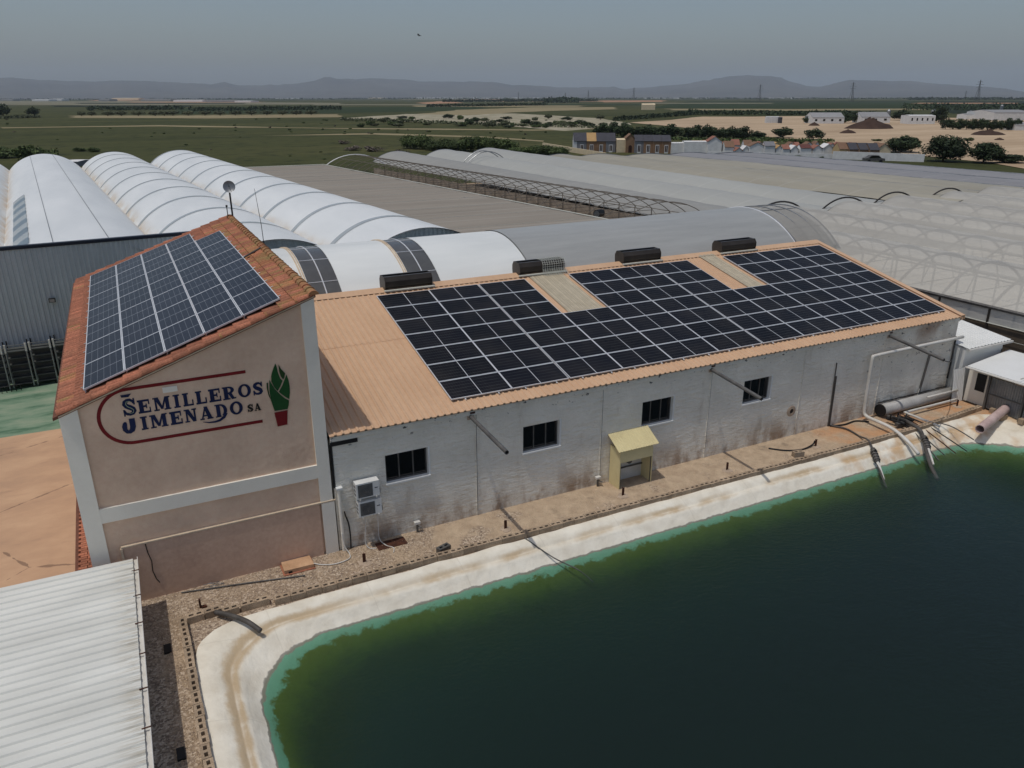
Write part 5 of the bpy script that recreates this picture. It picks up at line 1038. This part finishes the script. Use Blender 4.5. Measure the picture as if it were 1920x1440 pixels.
for k in range(26): tree('bush', random.uniform(1440,1900), random.choice([random.uniform(262,274), random.uniform(276,300)]), random.uniform(10,22), random.uniform(4,8), 'low green scrub on the bare earth', 'shrub', 'scrub on bare earth')
# far tree masses that read as hedges and orchards
def mass(lb, p0, p1, h_px, depth_px, n_, m, ls=.7, z=0):
    a, b = gp(*p0), gp(*p1); mb = MB(); rd = random.Random(n_)
    for k in range(n_):
        u_ = rd.random(); c = a.lerp(b, u_); kk = mpp(c); back = (c-CAM).normalized(); back.z = 0; c = c+back*rd.random()*depth_px; H = h_px*kk*(.75+.5*mnoise.noise(Vector((c.x*.06, c.y*.06, n_)))) ; zc = H*rd.random()**.7; c = Vector((c.x+rd.gauss(0,.6), c.y, zc)); h = ls*kk*2.2*rd.uniform(.6,1.4)
        d = Vector((rd.gauss(0,1), rd.gauss(0,1), rd.gauss(0,1))).normalized(); e = d.orthogonal().normalized(); f_ = d.cross(e); mb.quad(c-e*h-f_*h*.6, c+e*h-f_*h*.6, c+e*h*.7+f_*h*.7, c-e*h*.7+f_*h*.7)
    o = mb.build('tree_belt', MAT[m], fix=False); o['kind'] = 'stuff'; tag(o, lb, 'trees'); return o
mass('long dark hedge of trees beyond the bare earth', (1150,228), (1300,216), 9, 18, 1500, 'leaf_dark'); mass('straight dark citrus orchard edge across the right middle distance', (1290,216), (1640,217), 10, 30, 3000, 'leaf_dark')
mass('dark orchard block in the left distance', (165,208), (345,206), 8, 60, 1400, 'leaf_dark'); mass('wide dark orchard block right of the other in the left distance', (355,209), (640,206), 8, 60, 2400, 'leaf_dark')
mass('dark orchard strip in the middle distance', (800,201), (1025,198), 5, 60, 1500, 'leaf_dark'); mass('line of tall thin trees in the middle distance', (830,191.5), (1120,190), 5, 40, 1500, 'leaf_dark'); mass('clump of dark farm trees left of centre horizon', (1020,193), (1085,192.5), 11, 60, 900, 'leaf_dark')
mass('broad dark orchard at right under the horizon', (1690,207), (1960,208), 12, 200, 3600, 'leaf_dark'); mass('thin tree belt at far right horizon', (1700,187.5), (1960,187.5), 5, 300, 1300, 'leaf_dark')
mass('hedge bushes left foreground of the field', (0,223), (75,221), 5, 12, 500, 'leaf_olive'); mass('scattered far trees along the left horizon', (-20,188), (640,187), 3.2, 700, 1500, 'leaf_dark', .5); mass('scattered far trees along the centre horizon', (640,186.5), (1300,186), 3.2, 700, 1500, 'leaf_dark', .5); mass('scattered far trees along the right horizon', (1280,186), (1960,186.5), 3.2, 700, 1300, 'leaf_dark', .5)
mass('scrub strip behind the rubble ground', (640,226), (1130,242), 6, 8, 1400, 'leaf_olive', .8); mass('low scrub along the front of the bare earth', (1180,262), (1560,268), 6, 6, 1300, 'leaf_mid', .8)
# earth mounds
for px, py, w_, h_, lb in [(1630,241,108,17,'large dark brown earth mound before the farm'),(1526,236,26,6,'small dark earth mound left of the large one'),(1590,250,40,6,'low brown earth mound in front of the large one'),(1852,253,76,9,'long low dark earth mound at far right'),(1873,263,24,4,'tiny dark earth mound at far right')]:
    c = gp(px, py); k = mpp(c); A = [[(c.x+r_*w_*k/2*math.cos(q)*(1+.2*mnoise.noise(Vector((q,r_*3,px)))), c.y+r_*w_*k/2*.7*math.sin(q), .1+h_*k*(1-r_)**.8*(1+.4*mnoise.noise(Vector((q*1.3,r_*4,px+2))))-.2*(r_ > .95)) for q in [j*math.pi/12 for j in range(24)]] for r_ in (1,.75,.5,.3,.12,.01)]
    o = MB(); o.grid(A, True); tag(o.build('earth_mound', MAT['mound'], smooth=True, origin=(c.x, c.y, 0)), lb, 'earth mound', 'earth mounds')
# ------------------------------------------------------------------ cemetery
def frame(px0, px1, py, py1=None):
    a, b = gp(px0, py), gp(px1, py1 if py1 else py); ax = (b-a); L = ax.length; ax.normalize(); return a, ax, Vector((-ax.y, ax.x, 0)), L
def house(nm, lb, cat, px0, px1, py, eave, ridge, wm, rm, depth=3.0, front=False, grp=None, door=None, win=0, py1=None, overhang=.12):
    a, ax, bk, L = frame(px0, px1, py, py1); k = mpp(a); e, r_ = eave*k, ridge*k; t = thing(nm, lb, cat, a+ax*L/2, grp)
    Q = lambda u_, v_, z: a+ax*u_+bk*v_+Vector((0,0,z))
    mb = MB()
    if front: mb.prism([(0,0),(L,0),(L,e),(L/2,r_),(0,e)], lambda u_,z: Q(u_,0,z), lambda u_,z: Q(u_,depth,z))
    else: mb.prism([(0,0),(depth,0),(depth,e),(depth*.5,r_-.05),(0,e)], lambda v_,z: Q(0,v_,z), lambda v_,z: Q(L,v_,z))
    mb.build('wall', MAT[wm], t)
    o_ = overhang
    for sgn in (0, 1):
        mb = MB()
        if front:
            u0_, u1_ = (-o_, L/2) if sgn == 0 else (L+o_, L/2); P = [Q(u0_,-o_,e+.02), Q(u1_,-o_,r_+.05), Q(u1_,depth+o_,r_+.05), Q(u0_,depth+o_,e+.02)]
        else:
            v0_, v1_ = (-o_, depth/2) if sgn == 0 else (depth+o_, depth/2); P = [Q(-.03,v0_,e+.02), Q(-.03,v1_,r_+.05), Q(L+.03,v1_,r_+.05), Q(L+.03,v0_,e+.02)]
        mb.add(P+[p+Vector((0,0,.07)) for p in P], [[3,2,1,0],[4,5,6,7],[0,1,5,4],[1,2,6,5],[2,3,7,6],[3,0,4,7]]); mb.build('roof_slope', MAT[rm], t)
    def rect(n_, u0_, u1_, z0_, z1_, m, d=.05): P = [Q(u0_,-d,z0_),Q(u1_,-d,z0_),Q(u1_,-d,z1_),Q(u0_,-d,z1_)]; mb = MB(); mb.add(P+[p+bk*(d+.02) for p in P], [[0,1,2,3],[7,6,5,4],[0,4,5,1],[1,5,6,2],[2,6,7,3],[3,7,4,0]]); return mb.build(n_, MAT[m], t)
    if door:
        for u_ in door: d_ = rect('door', L*u_-.42, L*u_+.42, 0, e*.72, 'cem_white', .04); rect('door_glass', L*u_-.30, L*u_-.04, .3, e*.66, 'door', .055); rect('door_glass', L*u_+.04, L*u_+.30, .3, e*.66, 'door', .055)
    for i in range(win): u_ = (i+.5)/win; rect('window', L*u_-.07*L/max(win,3)*2, L*u_+.07*L/max(win,3)*2, e*.42, e*.75, 'dark_glass', .03)
    return t
ru = [('cem_grey','roof_dark','grey-fronted tomb house with slate roof at the row\'s left end'),('cem_brown','roof_ochre','brown tomb house with ochre roof'),('cem_brown','roof_dark','brown tomb house with slate roof right of the ochre one'),('cem_grey','roof_dark','grey tomb house with slate roof beside the gatehouse gap')]
for k, (wm, rm, lb) in enumerate(ru): house('tomb_house', lb, 'tomb', 1082+k*18, 1100+k*18-.5, 285+k*.15, 19, 33, wm, rm, 4.5, door=[.5])
house('tomb_house', 'narrow white gable wall house at the cemetery row\'s left end', 'tomb', 1075, 1081.5, 285, 19, 33, 'cem_white', 'roof_dark', 4.5)
house('gate_wing', 'cream low wing left of the cemetery chapel portal', 'wing', 1156, 1172.5, 286, 22, 24, 'cem_cream', 'cem_cream', 4, overhang=0)
g_ = house('chapel_portal', 'stone cemetery portal with arched dark doorway and pediment', 'chapel', 1173, 1189, 286.5, 25, 33, 'cem_brown', 'roof_brown', 4, front=True)
a, ax, bk, L = frame(1173, 1189, 286.5); mb = MB(); k = mpp(a); arch = [(L*.3,0),(L*.7,0),(L*.7,1.3)]+[(L*.5+L*.2*math.cos(q), 1.3+L*.2*math.sin(q)) for q in [j*math.pi/10 for j in range(1,10)]]+[(L*.3,1.3)]
mb.prism(arch, lambda u_,z: a+ax*u_-bk*.06+Vector((0,0,z)), lambda u_,z: a+ax*u_+bk*.02+Vector((0,0,z))); mb.build('door', MAT['door'], g_)
for k in range(4): house('tomb_house', ('first','second','third','fourth')[k]+' dark-roofed brown tomb house right of the chapel portal', 'tomb', 1189.5+k*17, 1206+k*17, 287+k*.2, 21, 31, ('cem_grey','cem_brown','cem_brown','cem_brown')[k], 'roof_dark', 4.5, door=[.5])
house('niche_block', 'small white stepped niche block right of the tomb row', 'niche block', 1258, 1281, 288, 18, 19, 'cem_white', 'cem_white', 3, overhang=0); house('niche_block', 'long white niche wall beside the pink-roofed tombs', 'niche block', 1282, 1326, 288.5, 21, 22, 'cem_white', 'cem_white', 3, overhang=0)
GT = [(1326,1352,289,22,31,'roof_red'),(1358,1376,290,13,23,'roof_brown'),(1378,1392,291,7,13,'roof_red'),(1392,1404,291,9,16,'cem_white'),(1405,1432,291.5,16,23,'roof_brown'),(1433,1452,292,17,24,'cem_grey'),(1454,1466,292,12,18,'roof_ochre'),(1467,1480,292.5,12,19,'roof_red'),(1482,1496,292.5,11,18,'cem_white'),(1500,1520,293,14,20,'roof_maroon'),(1524,1540,293,13,19,'roof_red'),(1543,1560,293.5,15,22,'cem_white')]
desc = {'roof_red':'pinkish red','roof_brown':'brown','cem_white':'white','cem_grey':'grey','roof_ochre':'ochre','roof_maroon':'maroon'}
for i, (x0, x1, y_, e, r_, rm) in enumerate(GT): house('gabled_tomb', ('first','second','third','fourth','fifth','sixth','seventh','eighth','ninth','tenth','eleventh','twelfth')[i]+' white gabled tomb from left along cemetery, '+desc[rm]+' roof', 'tomb', x0, x1, y_, e, r_, 'cem_white', rm, 3.2, front=(i % 2 == 0 or rm == 'cem_white'))
for i in range(16):
    px = 1300+i*19+random.uniform(-5,5); house('gabled_tomb', ORD[i]+' small gabled tomb from the left in the back rows of the cemetery', 'tomb', px, px+random.uniform(13,20), 280+i*.45, random.uniform(8,11), random.uniform(14,19), random.choice(['cem_white','cem_cream','cem_white']), random.choice(['roof_red','roof_brown','roof_red','roof_ochre']), 3.0, front=random.random() < .5, grp='back row tombs')
for k in range(4): house('tomb_house', ('first','second','third','fourth')[k]+' dark-roofed stone tomb house near the cemetery\'s right end', 'tomb', 1572+k*19, 1590+k*19, 296+k*.5, 15, 26, 'cem_tan' if k == 0 else 'cem_brown', 'roof_brown' if k < 1 else 'roof_dark', 4, win=1)
house('caretaker_hut', 'small cream gabled hut at the right end of cemetery', 'hut', 1642, 1668, 297, 16, 26, 'cem_cream', 'roof_brown', 5, front=True)
def wallpx(nm, lb, x0, y0, x1, y1, h_, m, th=.25):
    a, ax, bk, L = frame(x0, x1, y0, y1); k0, k1 = mpp(a), mpp(a+ax*L); P = [a, a+ax*L, a+ax*L+bk*th, a+bk*th]; mb = MB(); hs = [h_*k0, h_*k1, h_*k1, h_*k0]
    mb.add(P+[p+Vector((0,0,q)) for p, q in zip(P, hs)], [[3,2,1,0],[4,5,6,7],[0,1,5,4],[1,2,6,5],[2,3,7,6],[3,0,4,7]]); tag(mb.build(nm, MAT[m], origin=tuple(a)), lb, 'wall')
wallpx('boundary_wall', 'long white cemetery wall running to its right end', 1560, 298, 1732, 304, 14, 'cem_white'); wallpx('boundary_wall', 'low pale cemetery wall stretching left of the tomb houses', 1017, 277, 1135, 296, 9, 'cem_cream'); wallpx('boundary_wall', 'white cemetery wall below the gabled tombs', 1326, 292, 1560, 297, 8, 'cem_white')
t = thing('parked_car', 'small dark grey car before the white cemetery wall', 'car', gp(1633, 304)); c = gp(1633, 304.5); 
a, ax, bk, L = frame(1626, 1640, 304.5)
mb = MB(); mb.prism([(-.9,.3),(2.9,.3),(2.9,.8),(2.2,.9),(1.6,1.4),(.2,1.4),(-.4,.95),(-.9,.85)], lambda u_,z: a+ax*u_-bk*1.2+Vector((0,0,z)), lambda u_,z: a+ax*u_+bk*.4+Vector((0,0,z))); mb.build('body', MAT['steel_dark'], t)
mb = MB(); mb.prism([(-.2,.95),(.28,1.33),(1.5,1.33),(1.95,.95)], lambda u_,z: a+ax*u_-bk*1.22+Vector((0,0,z)), lambda u_,z: a+ax*u_-bk*1.19+Vector((0,0,z))); mb.build('window', MAT['dark_glass'], t)
for u_ in (-.2, 2.1): MB().tube([a+ax*u_-bk*1.25+Vector((0,0,.32)), a+ax*u_-bk*1.0+Vector((0,0,.32))], .32, 12).build('wheel', MAT['black'], t)
# ------------------------------------------------------------------ farm buildings
house('farm_building', 'long white farm shed with grey roof behind the earth mound', 'farm building', 1522, 1582, 232, 11, 19, 'cem_white', 'farmroof', 12, win=4); house('farm_building', 'second white farm shed with grey roof right of the dark trees', 'farm building', 1614, 1668, 231, 11, 19, 'cem_white', 'farmroof', 12, win=3)
house('farm_building', 'white flat-roofed house with dark windows at right', 'farm building', 1704, 1752, 233, 15, 16, 'cem_white', 'cem_white', 10, win=5, overhang=0); house('farm_building', 'large white industrial building at the right horizon', 'farm building', 1862, 1935, 226, 14, 18, 'cem_white', 'farmroof', 30); house('farm_building', 'low white outbuilding left of the industrial one', 'farm building', 1812, 1862, 224, 8, 10, 'cem_white', 'farmroof', 12, overhang=0)
house('farm_building', 'small white gabled house at the right picture edge', 'farm building', 1903, 1930, 245, 10, 14, 'cem_white', 'farmroof', 8); house('farm_building', 'cream ruined farmhouse in the centre middle distance', 'farm building', 1203, 1228, 206, 9, 11, 'cem_cream', 'cem_cream', 10, overhang=0); house('farm_building', 'flat-roofed grey hut behind the first hangar', 'hut', 118, 148, 312, 8, 9, 'cem_grey', 'cem_white', 5)
house('trailer', 'white box trailer parked on the bare earth', 'trailer', 1436, 1460, 231, 11, 11.6, 'cem_white', 'cem_white', 2.6, overhang=0); house('shed', 'dark shed right of the white box trailer', 'shed', 1460.5, 1466, 231.5, 10, 11, 'roof_dark', 'roof_dark', 2.6)
for px, py, w_, h_, lb in [(1747,228,9,22,'pale silo left of the clipped tree row'),(1664,226,7,20,'pale silo behind the second farm shed'),(1876,212,6,15,'white water tank above the industrial building'),(1818,222,9,14,'pale silo left of the low outbuilding')]:
    c = gp(px, py); k = mpp(c); t = thing('silo', lb, 'silo', c, 'silos'); MB().tube([c, c+Vector((0,0,h_*k*.85))], w_*k/2, 14).build('drum', MAT['galv'], t); MB().tube([c+Vector((0,0,h_*k*.85)), c+Vector((0,0,h_*k))], w_*k/2, 14, r2=w_*k/8).build('cone_top', MAT['galv'], t)
# far plastic greenhouses and roofs near the horizon
FG = [(60,92,189.5,3,'cem_white'),(95,116,189,3.5,'cem_white'),(185,205,190,4,'farmroof'),(210,260,188,4,'cem_cream'),(265,320,190,4,'farmroof'),(325,380,191,3.5,'cem_white'),(385,440,191.5,3.5,'farmroof'),(440,470,192,3,'cem_white'),(120,158,184.6,2.4,'leaf_mid'),(0,24,189,3,'farmroof'),(470,560,185,1.4,'cem_white'),(780,880,183.6,2.0,'cem_white'),(880,1000,183.5,2.0,'cem_white'),(1000,1075,183.6,2,'cem_white'),(1280,1330,183.8,2,'cem_white'),(1440,1500,184,2,'cem_white'),(1330,1400,183.4,1.5,'farmroof'),(1200,1280,184,1.6,'cem_white'),(690,720,183.8,2,'cem_cream'),(1040,1062,192.5,3,'cem_white'),(1860,1960,186,2.5,'cem_white'),(1700,1780,185,1.6,'cem_white')]
for i, (x0, x1, y_, h_, m) in enumerate(FG): house('distant_greenhouse', 'low pale far-off building on the plain below the hills', 'building', x0, x1, max(y_, 185.4), h_*.85, h_, m, m, 40, grp='far low buildings', overhang=0)
# power pylons
def pylon(px, py, hpx, lb):
    d = hdir(px); D = 2300 if hpx > 25 else 3600; c = Vector((CAM.x+d.x*D, CAM.y+d.y*D, 0)); H = hpx*mpp(c); t = thing('power_pylon', lb, 'pylon', c, 'power pylons'); wd = H*.10; r_ = max(.28, H*.008)
    for sx_, sy_ in ((-1,-1),(1,-1),(1,1),(-1,1)): MB().tube([c+Vector((sx_*wd,sy_*wd,0)), c+Vector((sx_*wd*.25,sy_*wd*.25,H*.62)), c+Vector((sx_*.3,sy_*.3,H))], r_, 4).build('leg', MAT['steel_dark'], t)
    e = Vector((rt.x, rt.y, 0)).normalized()
    for z, w_ in ((.66,.15),(.78,.19),(.9,.13)): MB().tube([c+e*(-w_*H)+Vector((0,0,H*z)), c+Vector((0,0,H*(z+.03))), c+e*(w_*H)+Vector((0,0,H*z))], r_, 4).build('cross_arm', MAT['steel_dark'], t)
    mb = MB()
    for k in range(6): z0, z1 = H*k*.1, H*(k+1)*.1; q = wd*(1-.75*k*.1/.62); mb.tube([c+Vector((-q,-q,z0)), c+Vector((q*.88,-q*.88,z1))], r_*.7, 4); mb.tube([c+Vector((q,-q,z0)), c+Vector((-q*.88,-q*.88,z1))], r_*.7, 4)
    mb.build('lattice', MAT['steel_dark'], t)
for px, hpx, lb in [(1424,30,'power pylon before the tall mountain'),(1597,34,'power pylon in the gap right of the tall mountain'),(1833,38,'tallest power pylon at far right'),(1188,22,'power pylon at centre right horizon'),(1103,17,'small power pylon left of centre right horizon'),(972,14,'small power pylon at centre horizon'),(1060,13,'tiny power pylon near centre horizon'),(1810,16,'small power pylon left of the tallest')]: pylon(px, 182, hpx, lb)
# bird
c = CAM + (fw + rt*((786-960)/F) - up*((66-720)/F))*60; t = thing('bird', 'small dark bird in flight in the grey sky', 'bird', c); e = rt.copy(); u_ = up.copy(); f_ = e*.9-u_*.3
mb = MB(); mb.tube([c-f_*.16, c-f_*.05, c+f_*.06, c+f_*.18], .045, 8, r2=.012); mb.build('body', MAT['bird'], t, smooth=True)
for sg_, z in ((1,.07),(-1,-.04)):
    a = c+fw*.03*sg_; mb = MB(); P = [a-f_*.08, a+f_*.05, a+f_*.02+fw*.22*sg_+u_*z, a-f_*.10+fw*.32*sg_+u_*z*.6]; mb.add(P+[p-u_*.008 for p in P], [[0,1,2,3],[7,6,5,4],[0,4,5,1],[1,5,6,2],[2,6,7,3],[3,7,4,0]]); mb.build('wing', MAT['bird'], t)
# ------------------------------------------------------------------ hills
HP = [(-150,150),(-60,148),(0,147),(30,145),(80,150),(120,151),(180,153),(230,151),(285,152),(340,155),(400,158),(425,154),(450,160),(520,160),(560,156),(620,148),(660,148),(710,147),(770,150),(790,153),(850,153),(920,154),(960,159),(1010,161),(1060,164),(1140,163),(1150,162),(1170,167),(1220,163),(1280,158),(1330,150),(1365,143),(1400,141),(1440,143),(1460,145),(1480,153),(1510,161),(1535,163),(1560,156),(1590,150),(1640,151),(1670,152),(1700,151),(1740,156),(1800,160),(1860,164),(1920,172),(2000,174),(2100,170)]
def hy(px):
    for (a, b), (c, d) in zip(HP[:-1], HP[1:]):
        if a <= px <= c: return b+(d-b)*(px-a)/(c-a)
    return 170
pxs = list(range(-140, 2090, 4)); D0 = 14000; rowsH = []
for f_, hh in ((.60,0),(.66,.06),(.74,.22),(.82,.45),(.90,.72),(.96,.9),(1.0,1.0),(1.06,.8),(1.2,.3),(1.35,0)):
    row = []
    for px in pxs:
        d = hdir(px); q = CAM+d*D0*f_
        k_ = 720-hy(px)+.9*mnoise.fractal(Vector((px*.035,0,0)), .9, 2.2, 4)+.5*mnoise.noise(Vector((px*.21,3,0)))
        H = D0*(k_*d.dot(fw)-F*d.dot(up))/(F*up.z-k_*fw.z) + CAM.z
        n_ = mnoise.fractal(Vector((q.x*.0011, q.y*.0011, 0)), .8, 2.1, 6)*.28*(1 if .05 < hh < .95 else .06)
        row.append((q.x, q.y, max(-20, H*(hh+n_*min(hh,.6)*1.4) if hh > 0 else -20)))
    rowsH.append(row)
mb = MB(); mb.grid(rowsH); struct(mb.build('hills', MAT['hill'], smooth=True))
# ------------------------------------------------------------------ haze
m = bpy.data.materials.new('haze_air'); m.use_nodes = True; nt = m.node_tree; nt.nodes.remove(nt.nodes['Principled BSDF']); pvn = nt.nodes.new('ShaderNodeVolumePrincipled')
pvn.inputs['Color'].default_value = (.79, .90, 1, 1); pvn.inputs['Density'].default_value = 6.0e-5; pvn.inputs['Anisotropy'].default_value = .0
nt.links.new(pvn.outputs[0], nt.nodes['Material Output'].inputs['Volume'])
o = MB().box(-26000, 26000, -26000, 26000, -21, 760).build('haze', m); o['kind'] = 'stuff'; tag(o, 'pale blue haze over the plain and hills', 'haze')
